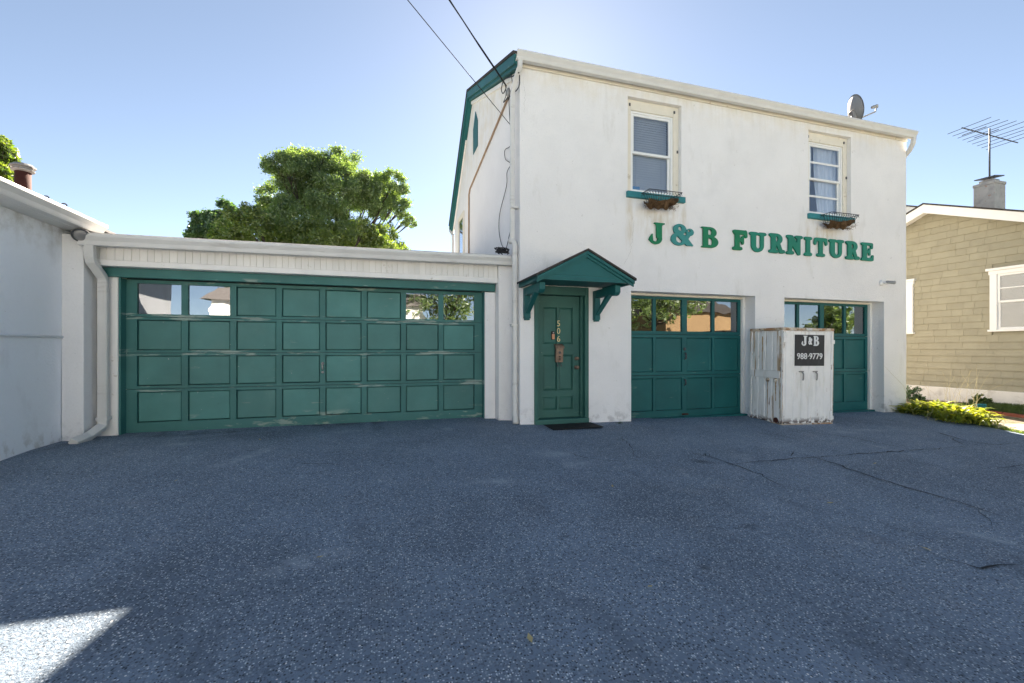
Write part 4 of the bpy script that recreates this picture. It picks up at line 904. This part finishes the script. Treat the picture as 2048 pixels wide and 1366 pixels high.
q = MB(); bk = dc-aim*.045-u_*.11; q.hexa([bk+w_*a+u_*b+aim*c for c in (-.04, .02) for a, b in ((-.06,-.08),(.06,-.08),(.05,.09),(-.05,.09))]); q.build('bracket', M['galv'], t, bevel=.005)
q = MB(); q.tube([dl+Vector((0,.06,-.05)), dl+Vector((0,.03,.04)), bk-aim*.02], .022, n=8); q.build('mast', M['dish'], t, smooth=True)
q = MB(); f0 = dc-u_*.22-aim*.03; f1 = dc-u_*.16+aim*.36; q.tube([f0, f1, f1+u_*.07+aim*.03], .014, n=8); q.build('feed_arm', M['dish'], t)
q = MB(); q.lathe([(.03,-.05),(.03,.03),(.022,.05)], f1+u_*.10, -aim, 14); q.box(*(f1+u_*.09+aim*.03)[0:1], (f1+u_*.09+aim*.03)[0]+.04, (f1+u_*.09)[1]-.03, (f1+u_*.09)[1]+.01, (f1+u_*.09)[2]-.01, (f1+u_*.09)[2]+.05); q.build('receiver', M['dish'], t)
cable([dc-aim*.05-u_*.05, dc-aim*.12-u_*.06, dc-aim*.18-u_*.16, dl+Vector((-.17,.02,.0))], .006, 'cable', t)

# ================================================================== neighbouring house
HX = 14.0; ridgeY, ridgeZ, sl = 7.96, 4.90, .40
hy0, hy1 = 4.75, 11.15
nb = thing('neighbour_house', 'olive shingled house with white trim and gable right of the shop', 'house', (HX, 8, -.15))
def gab(y): return ridgeZ-sl*abs(y-ridgeY)
hw = MB(); hw.add([(HX+.03, hy0, .2), (HX+.03, hy1, .2), (HX+.03, hy1, gab(hy1)), (HX+.03, ridgeY, ridgeZ), (HX+.03, hy0, gab(hy0))], [(0,1,2,3,4)])
hw.box(HX+.031, 24, hy0, hy0+.1, .2, gab(hy0)); hw.box(HX+.031, 24, hy1-.1, hy1, .2, gab(hy1)); hw.build('wall', M['olive'], nb)
B(HX-.02, 24, hy0-.02, hy1+.02, -.6, .215).build('foundation', M['parge'], nb, bevel=.01)
hr = MB()
for s in (-1, 1):
    ye = ridgeY+s*(hy1-ridgeY+.42); ze = gab(ye); x0, x1 = HX-.42, 24.3
    hr.hexa([(x0,ye,ze+.06),(x1,ye,ze+.06),(x1,ridgeY,ridgeZ+.06),(x0,ridgeY,ridgeZ+.06),(x0,ye,ze+.10),(x1,ye,ze+.10),(x1,ridgeY,ridgeZ+.10),(x0,ridgeY,ridgeZ+.10)])
nroof = hr.build('roof', M['shingle_dark'], nb)
for s in (-1, 1):
    ye = ridgeY+s*(hy1-ridgeY+.40); ze = gab(ye)
    for x0, x1, a, b in ((HX-.40, HX-.365, -.16, .058), (HX-.363, HX+.03, -.055, -.025)):
        q = MB(); q.hexa([(x0,ye,ze+a),(x1,ye,ze+a),(x1,ridgeY,ridgeZ+a),(x0,ridgeY,ridgeZ+a),(x0,ye,ze+b),(x1,ye,ze+b),(x1,ridgeY,ridgeZ+b),(x0,ridgeY,ridgeZ+b)]); q.build('rake_board', M['house_trim'], nb)
NW = [(5.72, 6.83, 1.66, 3.08), (8.42, 9.45, 1.66, 3.08)]
def nwin(y0, y1, z0, z1):
    f = MB(); X = HX
    f.box(X-.045, X+.03, y0, y0+.13, z0, z1-.12); f.box(X-.045, X+.03, y1-.13, y1, z0, z1-.12); f.box(X-.05, X+.03, y0-.02, y1+.02, z1-.12, z1-.03); f.box(X-.085, X+.03, y0-.06, y1+.06, z1-.03, z1+.03); f.box(X-.07, X+.03, y0-.03, y1+.03, z0-.05, z0-.001)
    w = f.build('window', M['house_trim'], nb, bevel=.006)
    a, b, c, d = y0+.13, y1-.13, z0, z1-.12; m_ = (c+d)/2
    for (p, q_, x) in ((m_-.02, d, X-.02), (c, m_+.02, X+.0)):
        s = MB(); t_ = .045
        s.box(x, x+.02, a, a+t_, p, q_); s.box(x, x+.02, b-t_, b, p, q_); s.box(x, x+.02, a+t_, b-t_, q_-t_, q_); s.box(x, x+.02, a+t_, b-t_, p, p+t_)
        s.box(x+.003, x+.017, a+t_, b-t_, (p+q_)/2-.012, (p+q_)/2+.012) if p > c else None
        s.build('sash', M['vinyl'], w, bevel=.003)
        B(x+.008, x+.011, a+t_, b-t_, p+t_, q_-t_).build('pane', M['glass'], w)
    s = MB(); k = c
    while k < d: s.box(X+.0225, X+.0265, a, b, k, k+.021); k += .028
    s.build('blind', M['blind2'], w)
for w in NW: nwin(*w)
# siding shingles: each one a piece, courses of .168 m
shm = {}
def shingle(w):
    w = round(w, 2)
    if w not in shm:
        t = MB(); t.add([(0,0,0),(0,w-.003,0),(.034,w-.003,0),(.034,0,0),(.027,0,.175),(.027,w-.003,.175),(.034,w-.003,.175),(.034,0,.175)], [(0,3,2,1),(4,5,6,7),(0,1,5,4),(1,2,6,5),(2,3,7,6),(3,0,4,7)])
        shm[w] = t.mesh('shingle'); shm[w].materials.append(M['olive'])
    return shm[w]
rest = MB(); nsh = 0; zc = .19; row = 0
while zc < ridgeZ:
    y = hy0
    while y < hy1:
        w = round(random.choice([.16, .22, .28, .34, .42, .52, .6]), 2); zt = zc+.175; parts = [(y, w)]
        for wa, wb, wc, wd in NW:
            if wc-.05 < zc+.15 and zc+.02 < wd+.03:
                nxt = []
                for p_, l_ in parts:
                    if p_+l_ <= wa+.01 or p_ >= wb-.01: nxt.append((p_, l_)); continue
                    if p_ < wa: nxt.append((p_, wa+.02-p_))
                    if p_+l_ > wb: nxt.append((wb-.02, p_+l_-wb+.02))
                parts = nxt
        for p_, l_ in parts:
            l_ = round(l_, 2); ym = p_+l_/2
            if l_ < .03 or gab(ym)-.02 <= zc+.03: continue
            top = min(zt, gab(ym))
            if 5.9 < ym < 9.3 and top == zt and nsh < 300:
                link('shingle', shingle(l_), None, (HX-.006-random.uniform(0,.003), p_, zc+random.uniform(-.003, .002)), nb); nsh += 1
            else:
                X = HX-.006-random.uniform(0,.003); rest.hexa([(X,p_,zc),(X,p_+l_-.003,zc),(X+.034,p_+l_-.003,zc),(X+.034,p_,zc),(X+.027,p_,top),(X+.027,p_+l_-.003,top),(X+.034,p_+l_-.003,top),(X+.034,p_,top)])
        y += w
    zc += .168; row += 1
tag(rest.build('shingles', M['olive'], nb), kind='stuff')
# rear wing with its own gable, chimney
rw = MB(); rw.add([(HX+.9, 9.0, 3.6), (HX+.9, 13, 3.6), (HX+.9, 13, 5.3), (HX+.9, 11.2, 6.06), (HX+.9, 9.0, 5.10)], [(0,1,2,3,4)]); rw.build('rear_gable', M['olive'], nb)
for s in (-1, 1):
    ye = 11.2+s*3.6; q = MB(); x0 = HX+.5; zr = 6.20; ze = zr-.40*3.6
    q.hexa([(x0,ye,ze-.2),(x0+.04,ye,ze-.2),(x0+.04,11.2,zr-.2),(x0,11.2,zr-.2),(x0,ye,ze),(x0+.04,ye,ze),(x0+.04,11.2,zr),(x0,11.2,zr)]); q.build('rake_board', M['house_trim'], nb)
    q = MB(); q.hexa([(x0-.02,ye,ze),(23,ye,ze),(23,11.2,zr),(x0-.02,11.2,zr),(x0-.02,ye,ze+.04),(23,ye,ze+.04),(23,11.2,zr+.04),(x0-.02,11.2,zr+.04)]); q.build('roof', M['shingle_dark'], nb)
ch = MB(); ch.box(15.5, 15.95, 7.48, 7.92, 4.7, 5.56); chim = ch.build('chimney', M['mortar'], nb, bevel=.012)
B(15.485, 15.965, 7.465, 7.935, 5.56, 5.64).build('chimney_crown', M['mortar'], chim, bevel=.015)
q = MB(); q.box(15.58, 15.87, 7.56, 7.84, 5.64, 5.72); q.build('flue', M['galv'], chim)
q = MB(); q.hexa([(15.49,7.47,5.74),(15.95,7.50,5.80),(15.95,7.90,5.82),(15.49,7.90,5.75),(15.49,7.47,5.765),(15.95,7.50,5.825),(15.95,7.90,5.845),(15.49,7.90,5.775)]); q.build('chimney_cap', M['metal_dark'], chim)
an = thing('roof_antenna', 'old multi-element television antenna on a mast above the grey chimney', 'antenna', (15.72, 7.7, 5.7))
q = MB(); q.tube([(15.74, 7.7, 5.75), (15.74, 7.7, 7.12)], .02, n=8); q.build('mast', M['metal_dark'], an, smooth=True)
q = MB(); q.tube([(14.62, 7.7, 6.98), (16.95, 7.7, 6.90)], .014, n=6); q.build('boom', M['metal_dark'], an)
for k, X in enumerate(np.linspace(14.72, 16.75, 9)):
    ln = .48+.035*k; z = 6.98-.08*(X-14.62)/2.33+.018; q = MB(); q.tube([(X, 7.7-ln*1.1, z+random.uniform(-.02,.02)), (X, 7.7+ln*.75, z)], .0075, n=5); q.build('element', M['metal_dark'], an)
for X in (15.1, 15.6):
    q = MB(); q.tube([(X, 7.45, 6.96), (X, 7.95, 6.96)], .01, n=5); q.build('element', M['metal_dark'], an)

# ================================================================== utility pole and overhead wires
pole = thing('utility_pole', 'wooden utility pole by the street carrying the overhead wires', 'utility pole', (-9.3, -4.6, -.5))
q = MB(); q.tube([(-9.3,-4.6,-.5), (-9.3,-4.6,9.6)], .15, n=14, r1=.11); q.build('shaft', M['bark'], pole, smooth=True)
B(-10.3, -8.3, -4.82, -4.72, 9.0, 9.12).build('cross_arm', M['bark'], pole)
def span(a, b, sag, r, label, twist=0):
    a, b = Vector(a), Vector(b); P = []
    for k in range(41):
        t = k/40; P.append(a.lerp(b, t)-Vector((0,0,sag*4*t*(1-t))))
    mb = MB(); mb.tube(P, r, n=6)
    if twist:
        for ph in (0, 2.1): mb.tube([p+Vector((math.cos(i*.9+ph), 0, math.sin(i*.9+ph)))*r*1.5 for i, p in enumerate(P)], r*.8, n=5)
    return tag(mb.build('overhead_wire', M['wire'], smooth=True), label, 'wire', 'overhead wires')
span(sidept(1012,172,.06), (-9.3,-4.6,9.06), .10, .008, 'thick twisted overhead service cable reaching the gable corner', 1)
span(sidept(1021,250,.03), (-9.3,-4.6,7.05), .06, .0055, 'thin black overhead wire meeting the gable wall lower down')

# ================================================================== trees
def leaves(name, clumps, per, size, m, parent, spread=1.0):
    C_, = [np.array(clumps)]
    cs_, ws = C_[:, :3], C_[:, 3]
    cnt = np.maximum(30, (per*(ws/ws.mean())**2).astype(int)); pts = []
    for c, r, n in zip(cs_, ws, cnt):
        k = 12; off = RNG.normal(size=(k, 3)); off *= np.minimum(1, 1.25/np.linalg.norm(off, axis=1))[:, None]; sub = c+off*r*.70                 # sub-sprays inside each clump leave gaps
        idx = RNG.integers(0, k, n); d = RNG.normal(size=(n, 3)); d /= np.linalg.norm(d, axis=1)[:, None]
        pts.append(sub[idx]+d*(RNG.random(n)**.55*np.where(RNG.random(n) < .15, 1.5, 1.0))[:, None]*r*.46*spread*np.array([1, 1, .8]))
    p = np.concatenate(pts); n = len(p)
    a = RNG.normal(size=(n, 3)); a[:, 2] -= .25; a /= np.linalg.norm(a, axis=1)[:, None]; b = np.cross(a, RNG.normal(size=(n, 3))); b /= np.linalg.norm(b, axis=1)[:, None]
    s = size*RNG.uniform(.6, 1.35, n)[:, None]
    nn = np.cross(a, b); v = np.stack([p-a*s, p+b*s*.42+nn*s*.1, p+a*s, p-b*s*.42+nn*s*.1], 1).reshape(-1, 3)
    o = v.mean(0); me = bpy.data.meshes.new(name); me.vertices.add(4*n); me.vertices.foreach_set('co', (v-o).ravel())
    me.loops.add(4*n); me.loops.foreach_set('vertex_index', np.arange(4*n)); me.polygons.add(n); me.polygons.foreach_set('loop_start', np.arange(n)*4)
    me.polygons.foreach_set('loop_total', np.full(n, 4)); me.update(); me.validate()
    return link(name, me, m, tuple(o), parent)
def tree(name, label, base, clumps, per, size, m, group, trunk_r=.22, top=None, limbs=True, spread=1.0):
    t = thing(name, label, 'tree', base, group); q = MB(); b = Vector(base); C_ = [Vector(c[:3]) for c in clumps]
    ctr = sum(C_, Vector())/len(C_); fork = Vector((ctr.x*.5+b.x*.5, ctr.y*.5+b.y*.5, b.z+(ctr.z-b.z)*(top or .62)))
    q.tube([b-Vector((0,0,.3)), b.lerp(fork, .5)+Vector((.08,0,0)), fork], trunk_r, n=10, r1=trunk_r*.7); q.build('trunk', M['bark'], t, smooth=True)
    if limbs:
        q = MB()
        for c, rad_ in zip(C_, [c[3] for c in clumps]):
            m1 = fork.lerp(c, .5)+Vector((random.uniform(-.2,.2), random.uniform(-.2,.2), -.12*(c-fork).length)); q.tube([fork, m1, c], trunk_r*.22, n=6, r1=.012)
            for k in range(5):
                e = c+Vector((random.uniform(-1,1), random.uniform(-1,1), random.uniform(-.8,1)))*rad_*.6; q.tube([m1.lerp(c, random.uniform(.5,1)), e], .016, n=4, r1=.004, cap=False)
        q.build('limbs', M['bark'], t, smooth=True)
    leaves('crown', clumps, per, size, m, t, spread); return t
def blobs(L_, Y, jit=1.1):
    out = []
    for px, py, r in L_:
        y = Y+random.uniform(-jit, jit); X, Yy, Z = at(px, py, y); out.append((X, Yy, Z, r/FOC*dep(X, y)))
    return out
back = 'trees behind the garage wing'
oak = blobs([(556,330,26),(572,345,34),(612,328,32),(600,350,40),(640,326,26),(640,355,40),(680,324,28),(700,345,34),(662,340,30),(580,385,40),(625,392,46),(668,388,42),(712,385,38),(545,402,30),(735,400,30),(560,430,36),(605,432,42),(655,430,42),(700,425,34),
             (760,376,28),(785,366,24),(800,392,22),(806,415,18),(775,392,24),(745,372,26),(812,440,15),(822,446,10),(760,425,20),(528,420,24),(690,455,24),(780,410,14)], 17.5)
tree('oak_tree', 'tall dark green oak crown rising behind the garage roof', (PX(640, 17.5), 17.5, -.4), oak, 4200, .042, M['leaf_oak'], back, .3)
gold = blobs([(500,430,26),(478,436,24),(510,460,40),(560,475,42),(470,475,36),(610,478,42),(530,490,36),(665,478,40),(715,470,36),(745,478,36),(775,488,30),(800,498,20),(690,495,36),(760,500,30),(640,500,40),(580,505,40),(450,480,24),(735,455,22),(770,470,22)], 14.6)
tree('maple_tree', 'lower yellow-green tree crown glowing in sun behind the garage roof', (PX(600, 14.6), 14.6, -.4), gold, 3000, .043, M['leaf_gold'], back, .25)
blue = blobs([(400,446,20),(418,440,20),(440,440,22),(462,422,22),(455,452,24),(392,470,18),(410,470,24),(436,475,28),(425,458,22),(382,478,10)], 23)
tree('young_tree', 'small blue-green tree at the left end of the leafy group', (PX(425, 23), 23, -.4), blue, 2600, .07, M['leaf_blue'], back, .18)
farl = blobs([(-20,300,26),(-5,320,28),(5,300,14),(-10,350,30),(12,345,14),(14,370,16),(-12,380,28),(-40,330,40),(-50,380,40),(6,285,10)], 15, .6)
tree('backyard_tree', 'leafy tree showing at the far left edge behind the flue', (PX(-30, 15), 15, -.4), farl, 1300, .07, M['leaf_gold'], back, .22)

# ================================================================== planting by the neighbour's wall
def hosta(c, n, L_, m, label, name='hosta'):
    q = MB(); c = Vector(c)
    for k in range(n):
        a = random.uniform(0, 2*math.pi); ln = L_*random.uniform(.55, 1.15); el = random.uniform(.6, 1.45); w = ln*random.uniform(.05, .10); d = Vector((math.cos(a), math.sin(a), 0)); s = Vector((-d.y, d.x, 0))
        c0 = c+Vector((random.gauss(0, L_*.4), random.gauss(0, L_*.4), 0)); vs_ = []; p = c0.copy()
        for i in range(6):
            t = i/5; ww = w*math.sin(math.pi*min(1, .12+t*.88))*1.0; vs_ += [p-s*ww+Vector((0,0,ww*.4)), p.copy(), p+s*ww+Vector((0,0,ww*.4))]
            e = el-1.55*t; p = p+(d*math.cos(e)+Vector((0,0,math.sin(e))))*ln/5
            p.z = max(p.z, c0.z+.01)
        q.add(vs_, [(3*i+j, 3*i+j+1, 3*i+j+4, 3*i+j+3) for i in range(5) for j in (0, 1)])
    o = q.build(name, m, smooth=True); return tag(o, label, 'plant', 'plants beside the neighbour wall')
def gp_(px, py, z=-.10):                        # pixel -> point on the yard
    t = math.tan(azim(px)); d = FOC*(EYE-z)/(py-698); Y = d/(t*math.sin(YAW)+math.cos(YAW)); return Vector((Y*t, Y, z))
HL = ['lime hosta clump touching the corner of the white shop wall', 'broad lime hosta clump second from the white shop wall', 'bright yellow hosta clump in the middle of the bed',
      'tall lime hosta clump next to the right end of the bed', 'low lime hosta clump leaning over the asphalt edge', 'small lime hosta clump at the right end of the bed']
for (px, py, n, L_), lb in zip(((1838,828,240,.34), (1865,830,260,.40), (1892,832,260,.40), (1922,838,240,.36), (1908,843,150,.26), (1942,845,150,.30)), HL): hosta(gp_(px, py), n, L_, M['leaf_lime'], lb)
hosta(gp_(1816, 828), 30, .16, M['leaf_weed'], 'dark green weed at the foot of the shop corner', 'weed')
hosta(gp_(1237, 847, gz(3.8, 6.2)), 26, .055, M['leaf_weed'], 'tiny green weed growing at the wall beside the first garage door', 'weed')
q = MB()
for k in range(30):
    c = gp_(random.uniform(1825, 1960), random.uniform(826, 842)); hgt = random.uniform(.35, 1.0); lean = Vector((random.gauss(0,.22), random.gauss(0,.3), 0))
    q.tube([c, c+lean*.35+Vector((0,0,hgt*.6)), c+lean+Vector((0,0,hgt))], .0022, n=4, r1=.001, cap=False)
tag(q.build('dry_stalks', M['straw']), 'thin dry flower stalks standing out of the hosta bed', 'dry stalks', kind='stuff')
def shrub(c, r, n, size, m, label):
    cl = [(c[0]+random.gauss(0, r*.5), c[1]+random.gauss(0, r*.5), c[2]+random.uniform(.1, 1)*r*1.6, r*.6) for _ in range(7)]
    t = thing('shrub', label, 'shrub', tuple(c), 'plants beside the neighbour wall'); leaves('foliage', cl, n, size, m, t)
    q = MB()
    for x in cl: q.tube([c, x[:3]], .008, n=5, r1=.003)
    q.build('stem', M['bark'], t)
shrub((13.55, PY(1955, 13.55), -.13), .15, 110, .035, M['leaf_weed'], 'upright green shrub against the pale foundation')
shrub((13.0, PY(1824, 13.0), -.13), .17, 110, .035, M['leaf_blue'], 'grey-green shrub beside the shop corner behind the hostas')
q = MB(); hc = [gp_(1962, 822)+Vector((math.cos(a)*.10*(1+.04*k_), math.sin(a)*.06, .03+.035*k_)) for k_ in range(4) for a in np.linspace(0, 5.9, 14)]
q.tube(hc, .014, n=6); tag(q.build('garden_hose', M['sill'], smooth=True), 'coiled blue-green garden hose against the pale foundation', 'hose')
def tufts(name, pts, m, h, label):
    q = MB()
    for c in pts:
        for k in range(5):
            a = random.uniform(0, 6.28); d = Vector((math.cos(a), math.sin(a), 0))*h*random.uniform(.2,.7); s = Vector((-d.y, d.x, 0)).normalized()*.004; hh = h*random.uniform(.5, 1.2)
            q.add([c-s, c+s, c+d*.5+Vector((0,0,hh*.7))+s*.6, c+d+Vector((0,0,hh)), c+d*.5+Vector((0,0,hh*.7))-s*.6], [(0,1,2,3,4)])
    return tag(q.build(name, m), label, 'grass', kind='stuff')
tufts('grass', [Vector((X, Y, gz(X, Y)-.02)) for X, Y in [(random.uniform(12.3, 13.95), random.uniform(3.0, 6.9)) for _ in range(2600)]], M['leaf_weed'], .10, 'short green grass strip along the pale house foundation')
tufts('edge_grass', [Vector((edgeX(Y)+random.uniform(-.02, .16), Y, gz(10, Y)-.02)) for Y in [random.uniform(1.5, 6.3) for _ in range(900)]], M['leaf_gold'], .06, 'thin yellowish grass along the asphalt edge')
# brick edging along the grass
edging = thing('brick_edging', 'single row of red bricks edging the grass strip', 'edging', (12.2, 5, -.15))
bkm = B(-.048, .048, -.10, .10, 0, .065).mesh('brick'); bkm.materials.append(M['brick'])
for k in range(16):
    Y = 6.45-k*.215; X = 12.15-.02*k+random.uniform(-.01,.01); o = link('brick', bkm, None, (X, Y, gz(X, Y)-.025), edging); o.rotation_euler = (0, random.uniform(-.05,.05), random.uniform(-.05,.05))
# litter near the first door
tag(hosta(gp_(1412, 912, gz(4.5, 4.6)), 9, .05, M['crack'], 'dark dry leaf scrap lying on the asphalt before the garage', 'dead_leaf'), cat='leaf', group='scraps')

for px, py in ((1060,1285), (1852,1102), (640,1120), (352,962), (1300,1180), (930,1010), (1660,1010), (520,880), (1225,975), (1750,930)):
    X, Y = lotpt(px, py, gz(*lotpt(px, py))); q = MB(); a = random.uniform(0, 6.28); L_ = random.uniform(.018, .032); u = Vector((math.cos(a), math.sin(a), 0)); v = Vector((-u.y, u.x, 0)); c = Vector((X, Y, gz(X, Y)+.006))
    q.add([c-u*L_, c+v*L_*.5+Vector((0,0,.008)), c+u*L_+Vector((0,0,.012)), c-v*L_*.5+Vector((0,0,.004))], [(0,1,2,3)]); tag(q.build('dead_leaf', M['straw'], solid=.001), 'tiny dry leaf lying on the dark asphalt', 'leaf', 'dry leaves on the asphalt')

# ================================================================== across the street (seen in the panes)
far_g = 'houses across the street'
def house(name, label, x0, x1, y0, y1, ze, zr, wm, rm, hip=0.0):
    t = thing(name, label, 'house', ((x0+x1)/2, y1, -.5), far_g); B(x0, x1, y0, y1, -.6, ze).build('wall', M[wm], t)
    ym = (y0+y1)/2; q = MB(); o = .35
    q.add([(x0-o,y1+o,ze-.1),(x1+o,y1+o,ze-.1),(x1+o,y0-o,ze-.1),(x0-o,y0-o,ze-.1),(x0-o+hip,ym,zr),(x1+o-hip,ym,zr)], [(0,1,5,4),(2,3,4,5),(1,2,5),(3,0,4),(0,3,2,1)]); q.build('roof', M[rm], t)
    n = max(2, int((x1-x0)/3)); 
    for k in range(n):
        X = x0+(k+.5)*(x1-x0)/n; f = MB(); f.box(X-.5, X+.5, y1+.002, y1+.05, .8, 2.2); w = f.build('window', M['house_trim'], t); B(X-.4, X+.4, y1+.051, y1+.058, .9, 2.1).build('pane', M['dark'], w)
house('white_house', 'long sunlit white house across the street, mirrored in the wide garage panes', -9.2, 2.9, -22, -15.2, 4.1, 5.2, 'wall_white', 'shingle_grey')
house('tan_house', 'tan house with dark hipped roof, mirrored in the shop garage panes', 20.3, 26.5, -22, -14.5, 4.0, 6.6, 'wall_tan', 'shingle_dark', 2.5)
house('red_house', 'low red-brown house, mirrored in the last pane of the shop garage door', 29, 38, -28, -20, 3.0, 4.8, 'wall_red', 'shingle_dark', 2.0)
st = 'street trees across the road'
def stree(name, label, x, y, h, r, m):
    cl = [(x+random.gauss(0, r*.45), y+random.gauss(0, r*.4), h-r+random.gauss(0, r*.42), r*.42) for _ in range(16)]
    tree(name, label, (x, y, -.55), cl, 420, .14, m, st, .2)
stree('street_tree', 'large dark street tree mirrored in the right end of the wide garage door', 4.6, -16, 9.0, 3.4, M['leaf_oak'])
stree('street_tree', 'loose street tree mirrored in the second pane of the wide garage door', -7.6, -23.5, 8.4, 3.0, M['leaf_blue'])
stree('street_tree', 'bushy street tree mirrored beside the tan house', 17.6, -12.0, 7.2, 2.5, M['leaf_oak'])
stree('street_tree', 'small street tree mirrored in the door behind the white cabinet', 31.5, -10.5, 4.9, 1.7, M['leaf_oak'])
